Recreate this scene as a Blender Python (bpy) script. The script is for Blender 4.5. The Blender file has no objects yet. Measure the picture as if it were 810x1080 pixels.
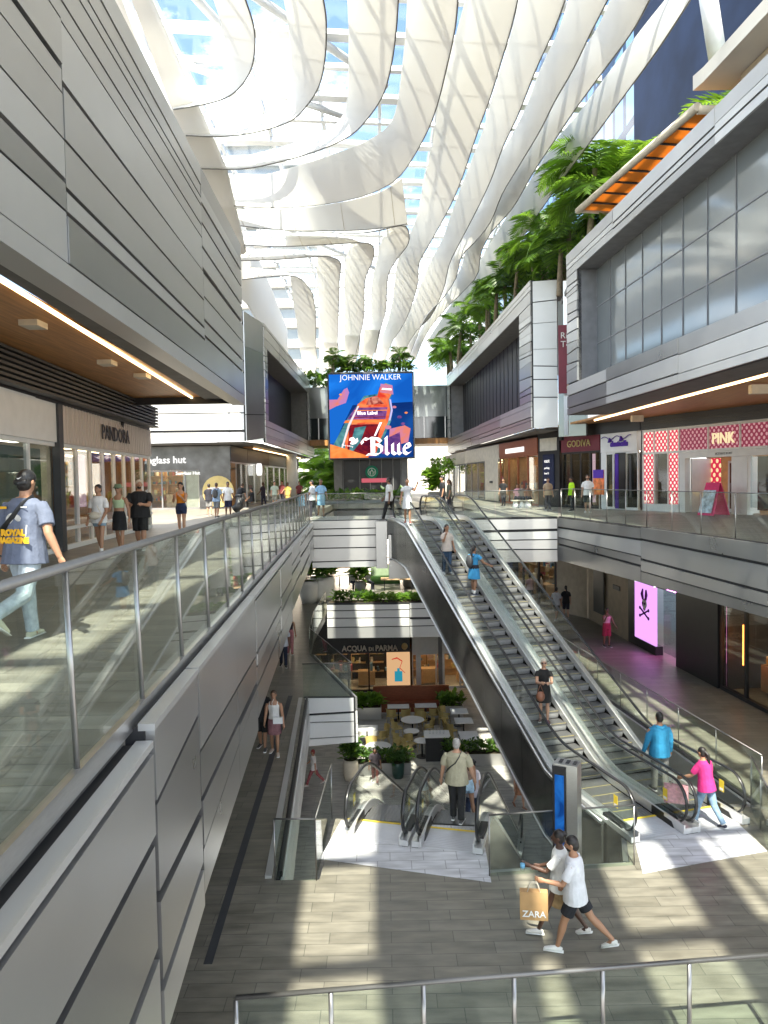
import bpy, bmesh, math, random
from math import sin, cos, pi, radians as R
from mathutils import Vector as V, Matrix, Euler
from mathutils.geometry import tessellate_polygon
rnd = random.Random(7)
C = bpy.context.scene.collection
SC = bpy.context.scene
# ------------------------------------------------------------------ camera
F, PITCH, ROLL, EYE = 780.0, R(2.42), R(-1.0), 1.6
def ray(px, py):
    x = (px-405)/F; y = -(py-540)/F; z = -1
    x, y = x*cos(ROLL)-y*sin(ROLL), x*sin(ROLL)+y*cos(ROLL)
    a = pi/2-PITCH
    return V((x, y*cos(a)-z*sin(a), y*sin(a)+z*cos(a)))
def G(px, py, z):
    v = ray(px, py); t = (z-EYE)/v.z
    return V((v.x*t, v.y*t, z))
def D(px, py, d):
    v = ray(px, py); t = d/v.y
    return V((v.x*t, d, v.z*t+EYE))
# ------------------------------------------------------------------ materials
def nm(name):
    m = bpy.data.materials.new(name); m.use_nodes = True
    nt = m.node_tree; nt.nodes.clear()
    o = nt.nodes.new('ShaderNodeOutputMaterial')
    return m, nt, o
def N(nt, t, **kw):
    n = nt.nodes.new(t)
    for k, v in kw.items():
        if k in n.inputs: n.inputs[k].default_value = v
        else: setattr(n, k, v)
    return n
def pm(name, col, rough=.6, metal=0., var=.12, scale=3., bump=0., spec=.5, stretch=None, rv=.0, coat=0.):
    m, nt, o = nm(name); L = nt.links.new
    b = N(nt, 'ShaderNodeBsdfPrincipled'); b.inputs['Roughness'].default_value = rough
    b.inputs['Metallic'].default_value = metal; b.inputs['Specular IOR Level'].default_value = spec
    b.inputs['Coat Weight'].default_value = coat
    tc = N(nt, 'ShaderNodeTexCoord'); no = N(nt, 'ShaderNodeTexNoise'); no.inputs['Scale'].default_value = scale
    no.inputs['Detail'].default_value = 4
    if stretch:
        mp = N(nt, 'ShaderNodeMapping'); mp.inputs['Scale'].default_value = stretch
        L(tc.outputs['Object'], mp.inputs[0]); L(mp.outputs[0], no.inputs['Vector'])
    else: L(tc.outputs['Object'], no.inputs['Vector'])
    mr = N(nt, 'ShaderNodeMapRange'); mr.inputs[1].default_value = .3; mr.inputs[2].default_value = .7
    mr.inputs[3].default_value = 1-var; mr.inputs[4].default_value = 1+var
    L(no.outputs[0], mr.inputs[0])
    mx = N(nt, 'ShaderNodeVectorMath', operation='SCALE'); mx.inputs[0].default_value = col[:3]
    L(mr.outputs[0], mx.inputs['Scale']); L(mx.outputs[0], b.inputs['Base Color'])
    if rv:
        m2 = N(nt, 'ShaderNodeMapRange'); m2.inputs[3].default_value = rough-rv; m2.inputs[4].default_value = rough+rv
        L(no.outputs[0], m2.inputs[0]); L(m2.outputs[0], b.inputs['Roughness'])
    if bump:
        bp = N(nt, 'ShaderNodeBump'); bp.inputs['Strength'].default_value = bump; bp.inputs['Distance'].default_value = .02
        L(no.outputs[0], bp.inputs['Height']); L(bp.outputs[0], b.inputs['Normal'])
    L(b.outputs[0], o.inputs[0]); return m
def em(name, col, s):
    if s < 2: s *= .36
    m, nt, o = nm(name); e = N(nt, 'ShaderNodeEmission'); e.inputs[0].default_value = (*col, 1); e.inputs[1].default_value = s
    nt.links.new(e.outputs[0], o.inputs[0]); return m
def em2(name, ca, cb, s, scale=.35, ang=0.):
    m, nt, o = nm(name); L = nt.links.new; e = N(nt, 'ShaderNodeEmission'); e.inputs[1].default_value = s*.36
    tc = N(nt, 'ShaderNodeTexCoord'); no = N(nt, 'ShaderNodeTexNoise'); no.inputs['Scale'].default_value = scale; no.inputs['Detail'].default_value = 5; no.inputs['Distortion'].default_value = 1.2
    cr = N(nt, 'ShaderNodeValToRGB'); cr.color_ramp.elements[0].position = .35; cr.color_ramp.elements[1].position = .65
    cr.color_ramp.elements[0].color = (*ca, 1); cr.color_ramp.elements[1].color = (*cb, 1)
    L(tc.outputs['Object'], no.inputs['Vector']); L(no.outputs[0], cr.inputs[0]); L(cr.outputs[0], e.inputs[0]); L(e.outputs[0], o.inputs[0]); return m
def glass(name, tint=(.82, .93, .88), refl=1., rough=.02):
    m, nt, o = nm(name); L = nt.links.new
    t = N(nt, 'ShaderNodeBsdfTransparent'); t.inputs[0].default_value = (*tint, 1)
    g = N(nt, 'ShaderNodeBsdfGlossy'); g.inputs['Roughness'].default_value = rough
    f = N(nt, 'ShaderNodeLayerWeight'); f.inputs[0].default_value = .5
    pw = N(nt, 'ShaderNodeMath', operation='POWER'); pw.inputs[1].default_value = 4.5; L(f.outputs['Facing'], pw.inputs[0])
    mu = N(nt, 'ShaderNodeMath', operation='MULTIPLY_ADD'); mu.inputs[1].default_value = .8*refl; mu.inputs[2].default_value = .026*refl; L(pw.outputs[0], mu.inputs[0])
    mx = N(nt, 'ShaderNodeMixShader')
    L(mu.outputs[0], mx.inputs[0]); L(t.outputs[0], mx.inputs[1]); L(g.outputs[0], mx.inputs[2])
    L(mx.outputs[0], o.inputs[0]); return m
def translucent(name, col, tr=.45, var=.06, scale=2., tcol=None, rough=.7):
    m, nt, o = nm(name); L = nt.links.new
    d = N(nt, 'ShaderNodeBsdfPrincipled'); d.inputs['Roughness'].default_value = rough
    d.inputs['Base Color'].default_value = (*col, 1)
    t = N(nt, 'ShaderNodeBsdfTranslucent'); t.inputs[0].default_value = (*(tcol or col), 1)
    tc = N(nt, 'ShaderNodeTexCoord'); no = N(nt, 'ShaderNodeTexNoise'); no.inputs['Scale'].default_value = scale
    L(tc.outputs['Object'], no.inputs['Vector'])
    mr = N(nt, 'ShaderNodeMapRange'); mr.inputs[3].default_value = 1-var*2; mr.inputs[4].default_value = 1+var
    L(no.outputs[0], mr.inputs[0])
    s = N(nt, 'ShaderNodeVectorMath', operation='SCALE'); s.inputs[0].default_value = col
    L(mr.outputs[0], s.inputs['Scale']); L(s.outputs[0], d.inputs['Base Color'])
    mx = N(nt, 'ShaderNodeMixShader'); mx.inputs[0].default_value = tr
    L(d.outputs[0], mx.inputs[1]); L(t.outputs[0], mx.inputs[2]); L(mx.outputs[0], o.inputs[0]); return m
def tiles(name, c1, c2, mortar, scale=1., bw=.9, rh=.3, rough=.35, rot=0., ms=.006):
    m, nt, o = nm(name); L = nt.links.new
    b = N(nt, 'ShaderNodeBsdfPrincipled')
    tc = N(nt, 'ShaderNodeTexCoord'); mp = N(nt, 'ShaderNodeMapping'); mp.inputs['Rotation'].default_value = (0, 0, rot)
    br = N(nt, 'ShaderNodeTexBrick'); br.inputs['Color1'].default_value = (*c1, 1); br.inputs['Color2'].default_value = (*c2, 1)
    br.inputs['Mortar'].default_value = (*mortar, 1); br.inputs['Scale'].default_value = scale; br.inputs['Mortar Size'].default_value = ms
    br.inputs['Brick Width'].default_value = bw; br.inputs['Row Height'].default_value = rh; br.offset = .37; br.squash = 1
    L(tc.outputs['Object'], mp.inputs[0]); L(mp.outputs[0], br.inputs[0])
    no = N(nt, 'ShaderNodeTexNoise'); no.inputs['Scale'].default_value = 1.7; no.inputs['Detail'].default_value = 8
    mp2 = N(nt, 'ShaderNodeMapping'); mp2.inputs['Scale'].default_value = (1, 4, 1); mp2.inputs['Rotation'].default_value = (0, 0, rot)
    L(tc.outputs['Object'], mp2.inputs[0]); L(mp2.outputs[0], no.inputs['Vector'])
    mr = N(nt, 'ShaderNodeMapRange'); mr.inputs[1].default_value = .25; mr.inputs[2].default_value = .75
    mr.inputs[3].default_value = .66; mr.inputs[4].default_value = 1.34
    L(no.outputs[0], mr.inputs[0])
    s = N(nt, 'ShaderNodeVectorMath', operation='SCALE'); L(br.outputs[0], s.inputs[0]); L(mr.outputs[0], s.inputs['Scale'])
    L(s.outputs[0], b.inputs['Base Color'])
    m2 = N(nt, 'ShaderNodeMapRange'); m2.inputs[3].default_value = rough-.12; m2.inputs[4].default_value = rough+.2
    L(no.outputs[0], m2.inputs[0]); L(m2.outputs[0], b.inputs['Roughness'])
    bp = N(nt, 'ShaderNodeBump'); bp.inputs['Strength'].default_value = .25; bp.inputs['Distance'].default_value = .01
    L(br.outputs['Fac'], bp.inputs['Height']); bp.invert = True; L(bp.outputs[0], b.inputs['Normal'])
    L(b.outputs[0], o.inputs[0]); return m
M = {}
M['panelA'] = pm('panelA', (.44, .437, .43), .32, .75, .07, .6, 0, rv=.08)
M['panelB'] = pm('panelB', (.34, .337, .333), .30, .8, .08, .6, 0, rv=.08)
M['panelC'] = pm('panelC', (.53, .53, .52), .36, .6, .06, .6, 0, rv=.08)
M['panelW'] = pm('panelW', (.74, .74, .73), .4, .2, .05, .8)
M['joint'] = pm('joint', (.02, .02, .022), .6)
M['steel'] = pm('steel', (.58, .58, .58), .28, .95, .05, 12, stretch=(1, 1, 8))
M['steel_dark'] = pm('steel_dark', (.30, .295, .28), .24, .85, .25, 1.3, rv=.08)
M['post'] = pm('post', (.30, .29, .28), .3, .9, .05)
M['rubber'] = pm('rubber', (.015, .015, .016), .28, 0, .05)
M['step'] = pm('step', (.20, .20, .20), .45, .7, .1, 40, stretch=(1, 1, 1))
M['yellow'] = pm('yellow', (.75, .55, .05), .6)
M['stepline'] = pm('stepline', (.42, .35, .12), .6)
M['plate'] = pm('plate', (.60, .60, .63), .38, .4, .06, 3)
M['glass'] = glass('glass', (.92, .97, .94)); M['balglass'] = glass('balglass', (.965, .985, .97)); M['railsteel'] = pm('railsteel', (.19, .187, .18), .42, .8, .05, 12); M['deck'] = pm('deck', (.78, .78, .78), .33, .75, .04, 2); M['clear'] = glass('clear', (.96, .98, .98)); M['glass_roof'] = glass('glass_roof', (.93, .97, 1.), .6)
M['shopglass'] = glass('shopglass', (.8, .84, .84), 1.3)
M['darkglass'] = pm('darkglass', (.03, .04, .045), .05, 0, .1, .5, spec=.9)
M['greyglass'] = pm('greyglass', (.24, .26, .26), .10, .3, .08, .3, spec=.8)
M['blueglass'] = pm('blueglass', (.06, .13, .25), .05, .5, .3, .4, spec=.9)
M['navywall'] = pm('navywall', (.02, .034, .075), .6, 0, .35, .3, spec=.12)
M['black'] = pm('black', (.014, .014, .016), .42)
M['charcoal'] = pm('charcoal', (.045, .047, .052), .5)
M['grey'] = pm('grey', (.22, .22, .225), .6)
M['white'] = pm('white', (.78, .78, .77), .5, 0, .04)
M['cream'] = pm('cream', (.62, .56, .46), .6)
M['beige'] = pm('beige', (.42, .34, .24), .6)
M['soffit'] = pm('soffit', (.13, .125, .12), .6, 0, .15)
M['wood'] = pm('wood', (.46, .22, .075), .45, 0, .25, 2., stretch=(9, .5, 1))
M['woodred'] = pm('woodred', (.27, .075, .03), .4, 0, .2, 3., stretch=(2, 2, 8))
M['woodlight'] = pm('woodlight', (.55, .36, .2), .5, 0, .15, 3)
M['fabric'] = translucent('fabric', (.86, .845, .81), .36, .03, .25); M['riser'] = pm('riser', (.48, .48, .48), .45, .4, .1, 30)  # riser colour lightened against the treads, standing for light its curve catches
M['hem'] = pm('hem', (.16, .16, .15), .6)
M['beam'] = pm('beam', (.78, .79, .8), .5, .0, .04)
M['orange'] = translucent('orange', (.74, .38, .11), .55, .06, 2.)
M['floor3'] = tiles('floor3', (.20, .185, .16), (.27, .25, .215), (.10, .095, .085), 1, 1.1, .3, .4)
M['floor2'] = tiles('floor2', (.150, .138, .110), (.195, .180, .146), (.085, .08, .066), 1, .95, .28, .36)
M['plates'] = tiles('plates', (.50, .50, .53), (.55, .55, .57), (.30, .30, .31), 1, .62, .31, .4, ms=.008)
M['floor1'] = tiles('floor1', (.40, .385, .36), (.46, .445, .41), (.28, .27, .26), 1, 1.2, .6, .5)
M['leaf'] = translucent('leaf', (.085, .17, .025), .38, .4, 3., (.28, .50, .05), .4)
M['leaf2'] = translucent('leaf2', (.12, .24, .03), .4, .4, 3., (.34, .6, .05), .4)
M['leafdark'] = translucent('leafdark', (.045, .11, .025), .32, .4, 3., (.14, .30, .04), .4)
M['bark'] = pm('bark', (.26, .21, .15), .8, 0, .3, 8)
M['gold'] = pm('gold', (.55, .43, .17), .5, .1)
M['soil'] = pm('soil', (.05, .035, .02), .9)
M['red'] = pm('red', (.45, .01, .035), .5, 0, .05)
M['redscreen'] = em('redscreen', (.75, .02, .09), .55)
M['maroon'] = pm('maroon', (.16, .015, .03), .5)
M['bright'] = em('led', (1., .72, .38), 2.6)
M['glowwarm'] = em('glowwarm', (1., .66, .36), 8.)
M['glowsoft'] = em('glowsoft', (1., .88, .72), 6.)
M['pinkscreen'] = em('pinkscreen', (.72, .34, .95), 1.25)
M['whitesign'] = em('whitesign', (1, 1, 1), 1.2)
def col(name, c, rough=.8, var=.1, scale=9, bump=.0):
    k = 'c_'+name
    if k not in M: M[k] = pm(k, c, rough, 0, var, scale, bump)
    return M[k]
# ------------------------------------------------------------------ mesh builder
class MB:
    def __init__(s): s.v = []; s.f = []; s.m = []; s.sm = []
    def add(s, vs, fs, mi=0, smooth=False):
        o = len(s.v); s.v += [V(q) for q in vs]
        for f in fs: s.f.append([i+o for i in f]); s.m.append(mi); s.sm.append(smooth)
        return s
    def hexa(s, p, mi=0):   # bottom 4 (ccw from above), top 4
        return s.add(p, [(3, 2, 1, 0), (4, 5, 6, 7), (0, 1, 5, 4), (1, 2, 6, 5), (2, 3, 7, 6), (3, 0, 4, 7)], mi)
    def box(s, x0, x1, y0, y1, z0, z1, mi=0):
        return s.hexa([(x0, y0, z0), (x1, y0, z0), (x1, y1, z0), (x0, y1, z0), (x0, y0, z1), (x1, y0, z1), (x1, y1, z1), (x0, y1, z1)], mi)
    def wall(s, A, B, t, z0, z1, mi=0, z0b=None, z1b=None):   # slab from A to B, thickness t to the LEFT of A>B (inside)
        A = V(A[:2]); B = V(B[:2]); d = (B-A).normalized(); n = V((-d.y, d.x))*t
        zb = z0 if z0b is None else z0b; zt = z1 if z1b is None else z1b
        a, b, c, e = A, B, B+n, A+n
        return s.hexa([(a.x, a.y, z0), (b.x, b.y, zb), (c.x, c.y, zb), (e.x, e.y, z0), (a.x, a.y, z1), (b.x, b.y, zt), (c.x, c.y, zt), (e.x, e.y, z1)], mi)
    def prism(s, poly, z0, z1, mi=0, holes=()):
        loops = [list(poly)]+[list(h) for h in holes]
        flat = [q for l in loops for q in l]
        tri = tessellate_polygon([[V((q[0], q[1], 0)) for q in l] for l in loops])
        n = len(flat); o = len(s.v)
        s.v += [V((q[0], q[1], z0)) for q in flat]+[V((q[0], q[1], z1)) for q in flat]
        for t in tri:
            a, b, c = (V((flat[i][0], flat[i][1], 0)) for i in t)
            if (b-a).cross(c-a).z < 0: t = t[::-1]
            s.f.append([o+n+i for i in t]); s.m.append(mi); s.sm.append(False)
            s.f.append([o+i for i in t[::-1]]); s.m.append(mi); s.sm.append(False)
        k = 0
        for l in loops:
            for i in range(len(l)):
                a = k+i; b = k+(i+1) % len(l)
                s.f.append([o+a, o+b, o+n+b, o+n+a]); s.m.append(mi); s.sm.append(False)
            k += len(l)
        return s
    def tube(s, pts, r, n=8, mi=0, cap=True, flat=None):
        pts = [V(p) for p in pts]; rs = r if isinstance(r, (list, tuple)) else [r]*len(pts)
        o = len(s.v); ref = None
        for i, p in enumerate(pts):
            t = (pts[min(i+1, len(pts)-1)]-pts[max(i-1, 0)]).normalized()
            if ref is None:
                ref = V((0, 0, 1)) if abs(t.z) < .9 else V((1, 0, 0))
            a = t.cross(ref).normalized(); b = a.cross(t).normalized(); ref = b
            ra, rb = rs[i] if isinstance(rs[i], (list, tuple)) else (rs[i], rs[i])
            for k in range(n):
                q = 2*pi*k/n; s.v.append(p+a*cos(q)*ra+b*sin(q)*rb)
        for i in range(len(pts)-1):
            for k in range(n):
                k2 = (k+1) % n
                s.f.append([o+i*n+k, o+i*n+k2, o+(i+1)*n+k2, o+(i+1)*n+k]); s.m.append(mi); s.sm.append(True)
        if cap:
            s.f.append([o+k for k in range(n)][::-1]); s.m.append(mi); s.sm.append(False)
            s.f.append([o+(len(pts)-1)*n+k for k in range(n)]); s.m.append(mi); s.sm.append(False)
        return s
    def ell(s, c, r, n=12, m=8, mi=0, rot=None):
        o = len(s.v); c = V(c)
        for i in range(m+1):
            th = pi*i/m
            for k in range(n):
                q = 2*pi*k/n; v = V((r[0]*sin(th)*cos(q), r[1]*sin(th)*sin(q), r[2]*cos(th)))
                if rot: v = rot @ v
                s.v.append(c+v)
        for i in range(m):
            for k in range(n):
                k2 = (k+1) % n; s.f.append([o+i*n+k, o+(i+1)*n+k, o+(i+1)*n+k2, o+i*n+k2]); s.m.append(mi); s.sm.append(True)
        return s
    def cyl(s, c, r, z0, z1, n=16, mi=0, r2=None):
        return s.tube([(c[0], c[1], z0), (c[0], c[1], z1)], [r, r if r2 is None else r2], n, mi)
    def build(s, name, mats, parent=None, world=True, link=True):
        me = bpy.data.meshes.new(name)
        vs = s.v
        if parent is not None and world:
            mi = PM[parent.name].inverted(); vs = [mi @ v for v in vs]
        me.from_pydata([tuple(v) for v in vs], [], s.f)
        if not isinstance(mats, (list, tuple)): mats = [mats]
        for m in mats: me.materials.append(M[m] if isinstance(m, str) else m)
        me.polygons.foreach_set('material_index', s.m); me.polygons.foreach_set('use_smooth', s.sm); me.update()
        o = bpy.data.objects.new(name, me)
        if link: C.objects.link(o)
        if parent is not None:
            o.parent = parent; PM[o.name] = PM.get(parent.name, Matrix())
        return o
PM = {}
def tag(o, label, cat, group=None):
    o['label'] = label; o['category'] = cat
    if group: o['group'] = group
    return o
def thing(name, label, cat, loc=(0, 0, 0), rz=0, group=None):
    o = bpy.data.objects.new(name, None); o.empty_display_size = .2; C.objects.link(o)
    o.location = loc; o.rotation_euler = (0, 0, rz)
    PM[o.name] = Matrix.Translation(V(loc)) @ Matrix.Rotation(rz, 4, 'Z')
    return tag(o, label, cat, group)
def dup(root, loc, rz, label, group=None, scale=1.):
    r = root.copy(); C.objects.link(r); r.location = loc; r.rotation_euler = (0, 0, rz); r.scale = (scale,)*3; r['label'] = label
    if group: r['group'] = group
    for ch in list(root.children):
        c = ch.copy(); C.objects.link(c); c.parent = r
        for g in list(ch.children):
            d = g.copy(); C.objects.link(d); d.parent = c
    return r
def struct(o): o['kind'] = 'structure'; return o
TXT = {}
def text(s, size, mat, parent, loc, depth=.02, name='lettering', bold=0., rot=(pi/2, 0, 0), align='CENTER', shear=0, space=1., xs=1.):
    cu = bpy.data.curves.new('t', 'FONT'); cu.body = s; cu.size = size; cu.extrude = depth; cu.align_x = align; cu.offset = bold
    cu.space_character = space; cu.shear = shear; cu.resolution_u = 2
    to = bpy.data.objects.new('t', cu); C.objects.link(to)
    dg = bpy.context.evaluated_depsgraph_get(); me = bpy.data.meshes.new_from_object(to.evaluated_get(dg))
    C.objects.unlink(to); bpy.data.objects.remove(to)
    me.materials.clear(); me.materials.append(M[mat] if isinstance(mat, str) else mat)
    o = bpy.data.objects.new(name, me); C.objects.link(o); o.parent = parent; o.location = loc; o.rotation_euler = rot; o.scale = (xs, 1, 1)
    return o
def clad(mb, A, B, zb, zt, rows=6, cols=4, seed=1, out=.07, gap=.02, w=(4, 3, 3), slope=.05, skew=None, back=.12):
    """panels over a dark backing; zb, zt = (at A, at B); outward side is to the RIGHT of A>B. slots 0 backing, 1..3 panels"""
    r = random.Random(seed); A = V(A[:2]); B = V(B[:2]); d = (B-A); L = d.length; u = d/L; n = V((u.y, -u.x))
    mb.wall(A, B, back, zb[0]+.01, zt[0]-.01, 0, zb[1]+.01, zt[1]-.01)
    fr = [0]
    for i in range(rows): fr.append(fr[-1]+r.choice([.6, .8, 1, 1.2, 1.5]))
    fr = [q/fr[-1] for q in fr]
    sl = [0]+[r.uniform(-slope, slope) for _ in range(rows-1)]+[0]
    cs = [0]
    for i in range(cols): cs.append(cs[-1]+r.uniform(.7, 1.3))
    cs = [q/cs[-1] for q in cs]
    def P(s, f, o):
        q = A+d*s+n*o; zz = zb[0]+(zb[1]-zb[0])*s; zh = zt[0]+(zt[1]-zt[0])*s
        return (q.x, q.y, zz+(zh-zz)*f)
    for c in range(cols):
        j = [0]+[r.choice([0, 0, 1, -1])*slope*.5 for _ in range(rows-1)]+[0]
        s0 = cs[c]+gap*.35/L; s1 = cs[c+1]-gap*.35/L; H = abs(zt[0]-zb[0])+1e-6
        for i in range(rows):
            g = gap/H*(2.4 if r.random() < .4 else .9); g2 = gap/H*.3
            fa0 = fr[i]+sl[i]*s0+j[i]; fa1 = fr[i]+sl[i]*s1+j[i]; fb0 = fr[i+1]+sl[i+1]*s0+j[i+1]; fb1 = fr[i+1]+sl[i+1]*s1+j[i+1]
            fa0 += g2; fa1 += g2; fb0 -= g; fb1 -= g
            if fb0 <= fa0+.01: continue
            oo = out+r.uniform(-.01, .01)
            mi = r.choices([1, 2, 3], w)[0]
            p = [P(s0, fa0, oo), P(s1, fa1, oo), P(s1, fa1, .004), P(s0, fa0, .004), P(s0, fb0, oo), P(s1, fb1, oo), P(s1, fb1, .004), P(s0, fb0, .004)]
            mb.hexa(p, mi)
    return mb
CL = ['joint', 'panelA', 'panelB', 'panelC']
# ------------------------------------------------------------------ world, camera
cam = bpy.data.cameras.new('camera'); co = bpy.data.objects.new('camera', cam); C.objects.link(co); SC.camera = co
co.matrix_world = Matrix.Translation((0, 0, EYE)) @ Matrix.Rotation(pi/2-PITCH, 4, 'X') @ Matrix.Rotation(ROLL, 4, 'Z')
cam.sensor_fit = 'HORIZONTAL'; cam.sensor_width = 36; cam.lens = 36*F/810; cam.clip_end = 2000; cam.clip_start = .05
w = bpy.data.worlds.new('World'); SC.world = w; w.use_nodes = True; nt = w.node_tree; nt.nodes.clear()
SUN_EL, SUN_AZ = R(58), R(181)       # azimuth measured clockwise from +Y
sky = nt.nodes.new('ShaderNodeTexSky'); sky.sky_type = 'NISHITA'; sky.sun_disc = False; sky.sun_elevation = SUN_EL; sky.sun_rotation = SUN_AZ
bg = nt.nodes.new('ShaderNodeBackground'); bg.inputs[1].default_value = .15
wo = nt.nodes.new('ShaderNodeOutputWorld')
tc = nt.nodes.new('ShaderNodeTexCoord'); mp = nt.nodes.new('ShaderNodeMapping'); mp.inputs['Scale'].default_value = (1, 1, 2)
no = nt.nodes.new('ShaderNodeTexNoise'); no.inputs['Scale'].default_value = 3.2; no.inputs['Detail'].default_value = 7; no.inputs['Roughness'].default_value = .6
cr = nt.nodes.new('ShaderNodeValToRGB'); cr.color_ramp.elements[0].position = .49; cr.color_ramp.elements[1].position = .61
mx = nt.nodes.new('ShaderNodeMixRGB'); mx.inputs[2].default_value = (10.8, 11., 11.4, 1)
l = nt.links.new; l(tc.outputs['Generated'], mp.inputs[0]); l(mp.outputs[0], no.inputs['Vector']); l(no.outputs[0], cr.inputs[0])
l(cr.outputs[0], mx.inputs[0]); l(sky.outputs[0], mx.inputs[1]); l(mx.outputs[0], bg.inputs[0]); l(bg.outputs[0], wo.inputs[0])
sl = bpy.data.lights.new('sun', 'SUN'); sl.energy = 5.0; sl.angle = R(.53); sl.color = (1, .91, .76)
so = bpy.data.objects.new('sun', sl); C.objects.link(so)
dirv = V((sin(SUN_AZ)*cos(SUN_EL), cos(SUN_AZ)*cos(SUN_EL), sin(SUN_EL)))
so.rotation_euler = dirv.to_track_quat('Z', 'Y').to_euler(); so.location = (0, 0, 40)
SC.view_settings.view_transform = 'Standard'; SC.view_settings.look = 'None'; SC.view_settings.gamma = 1; SC.view_settings.exposure = 1.64
SC.view_settings.use_white_balance = True; SC.view_settings.white_balance_temperature = 6750; SC.view_settings.white_balance_tint = 8
SC.render.engine = 'CYCLES'
SC.cycles.max_bounces = 8; SC.cycles.diffuse_bounces = 5; SC.cycles.glossy_bounces = 3; SC.cycles.transmission_bounces = 4; SC.cycles.transparent_max_bounces = 16
SC.cycles.caustics_reflective = False; SC.cycles.caustics_refractive = False
L2, L1 = -5.4, -10.6
# ------------------------------------------------------------------ floors
def sheet(name, poly, z0, z1, mats, holes=()):
    return struct(MB().prism(poly, z0, z1, 0, holes).build(name, mats))
EL = [(-1.26, -6), (-3.10, 30.5)]                        # left edge of the upper walkway
ER = [(7.17, 30.3), (8.13, 23.2), (8.8, 16.8), (10.0, 6)]
sheet('upper_floor', [(-16, -6), EL[0], EL[1], (.25, 30.5), (.25, 29.3), (3.1, 29.9), (3.1, 30.5), ER[0], ER[1], ER[2], ER[3], (19, 6), (19, 95), (-30, 95), (-30, 30), (-16, 30)], -.35, 0, 'floor3', [[(-3.6, 34.3), (2.2, 34.3), (2.2, 37.5), (5.6, 37.5), (5.6, 53), (-3.6, 53)]])
sheet('bridge_floor', [(-1.15, -6), (10, -6), (9.9, 0), (-1.2, 0)], -.35, -.01, 'floor3')
# ceiling of the middle level
for nme, poly in (('lower_ceiling', [(-9, -6), (-1.9, -6), (-3.6, 31.2), (-9, 31.2)]), ('lower_ceiling', [(-9, 31.4), (7.4, 31.4), (8.9, 23.2), (9.6, 16.8), (10.6, 6), (19, 6), (19, 62), (-9, 62)])):
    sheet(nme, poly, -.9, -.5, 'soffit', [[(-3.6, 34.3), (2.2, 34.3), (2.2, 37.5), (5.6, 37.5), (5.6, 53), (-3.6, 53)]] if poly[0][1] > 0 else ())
void = [(-2.03, 12.75), (-1.25, 12.75), (-1.12, 15.1), (1.75, 14.7), (1.62, 12.85), (4.35, 13.15), (4.75, 14.7), (7.0, 15.35), (7.75, 15.3), (6.75, 23.8), (5.9, 32), (5.6, 39.6), (-3.15, 39.6), (-3.3, 33.5), (-3.12, 29.8), (-1.15, 23.8), (-2.67, 23.85)]
sheet('middle_floor', [(-9, 8.6), (12.5, 8.9), (13.5, 62), (-9, 62)], L2-.3, L2, 'floor2', [void])
sheet('lower_floor', [(-14, 3), (20, 3), (20, 62), (-14, 62)], L1-.3, L1, 'floor1')
sheet('ground', [(-400, -300), (400, -300), (400, 600), (-400, 600)], L1-.9, L1-.6, 'grey')
struct(MB().box(-30, 30, 95.01, 230, -.5, -.06).build('plaza_pavement', 'beige'))

struct(MB().prism([(-2.75, 10.5), (-2.62, 10.5), (-3.1, 24), (-3.25, 24)], L2+.002, L2+.006).build('floor_drain', 'charcoal'))
def building(name, label, cat, loc): return thing(name, label, cat, loc)
# upper walkway edge cladding, left -- three long stepped runs
t = thing('balcony_fascia', 'long grey metal clad balcony edge under the left glass railing', 'balcony edge', (-1.5, 5, 0))
def LX(y, off=0): return -1.47-.0513*y+off
segs = [(-1, 5.0, -.17, -2.42), (5.05, 6.55, -.07, -2.32), (6.6, 10.8, -.07, -2.16), (10.85, 18, -.07, -1.9), (18.05, 30.4, -.07, -1.55)]
for k, (y0, y1, zt, zb) in enumerate(segs):
    off = .12 if k == 0 else .1
    m = MB(); A = (LX(y0, .045), y0); B = (LX(y1, .045), y1)
    clad(m, A, B, (zb, zb+.1*(1 if k else 0)), (zt, zt), rows=[3, 4, 4, 4, 4][k], cols=[2, 1, 2, 2, 3][k], seed=20+k, w=(6, 4, 0), slope=.10, gap=.03, back=.3)
    o = m.build('cladding', CL, t)
m = MB()
for k, (y0, y1, zt, zb) in enumerate(segs):
    off = .117
    m.wall((LX(y0, off), y0), (LX(y1, off), y1), .115, zt-.03, zt+.02, 0)
m.build('coping', 'panelC', t)
MB().wall((LX(-1, -.035), -1), (LX(30.4, -.035), 30.4), .05, -.1, .025).build('edge_trim', 'steel', t); MB().wall((LX(-1, .0), -1), (LX(30.4, .0), 30.4), .03, -.4, -.22).build('gutter', 'black', t)
# back fascia
t = thing('balcony_fascia', 'striped grey metal balcony edge at the far end beside the escalator top', 'balcony edge', (-1.4, 30.5, 0))
m = MB(); clad(m, (-3.0, 30.45), (.1, 30.45), (-1.95, -1.95), (.02, .02), 5, 1, 3, w=(6, 1, 3), slope=.02, gap=.04); m.build('cladding', CL, t)
m = MB(); clad(m, (.15, 29.3), (.95, 29.3), (-2.3, -2.3), (-.5, -.5), 2, 1, 4, w=(1, 4, 0)); clad(m, (-.35, 29.9), (.12, 29.9), (-1.95, -1.95), (-.02, -.02), 1, 1, 4, w=(4, 0, 1)); m.build('corner_cladding', CL, t)
t = thing('balcony_fascia', 'wide grey banded balcony edge under the right hand shop walkway', 'balcony edge', (7.2, 30, 0))
m = MB(); clad(m, (3.2, 30.45), (7.1, 30.3), (-1.85, -1.85), (.02, .02), 4, 1, 5, w=(3, 2, 4), slope=.02, gap=.04)
m.build('cladding', CL, t)
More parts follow.
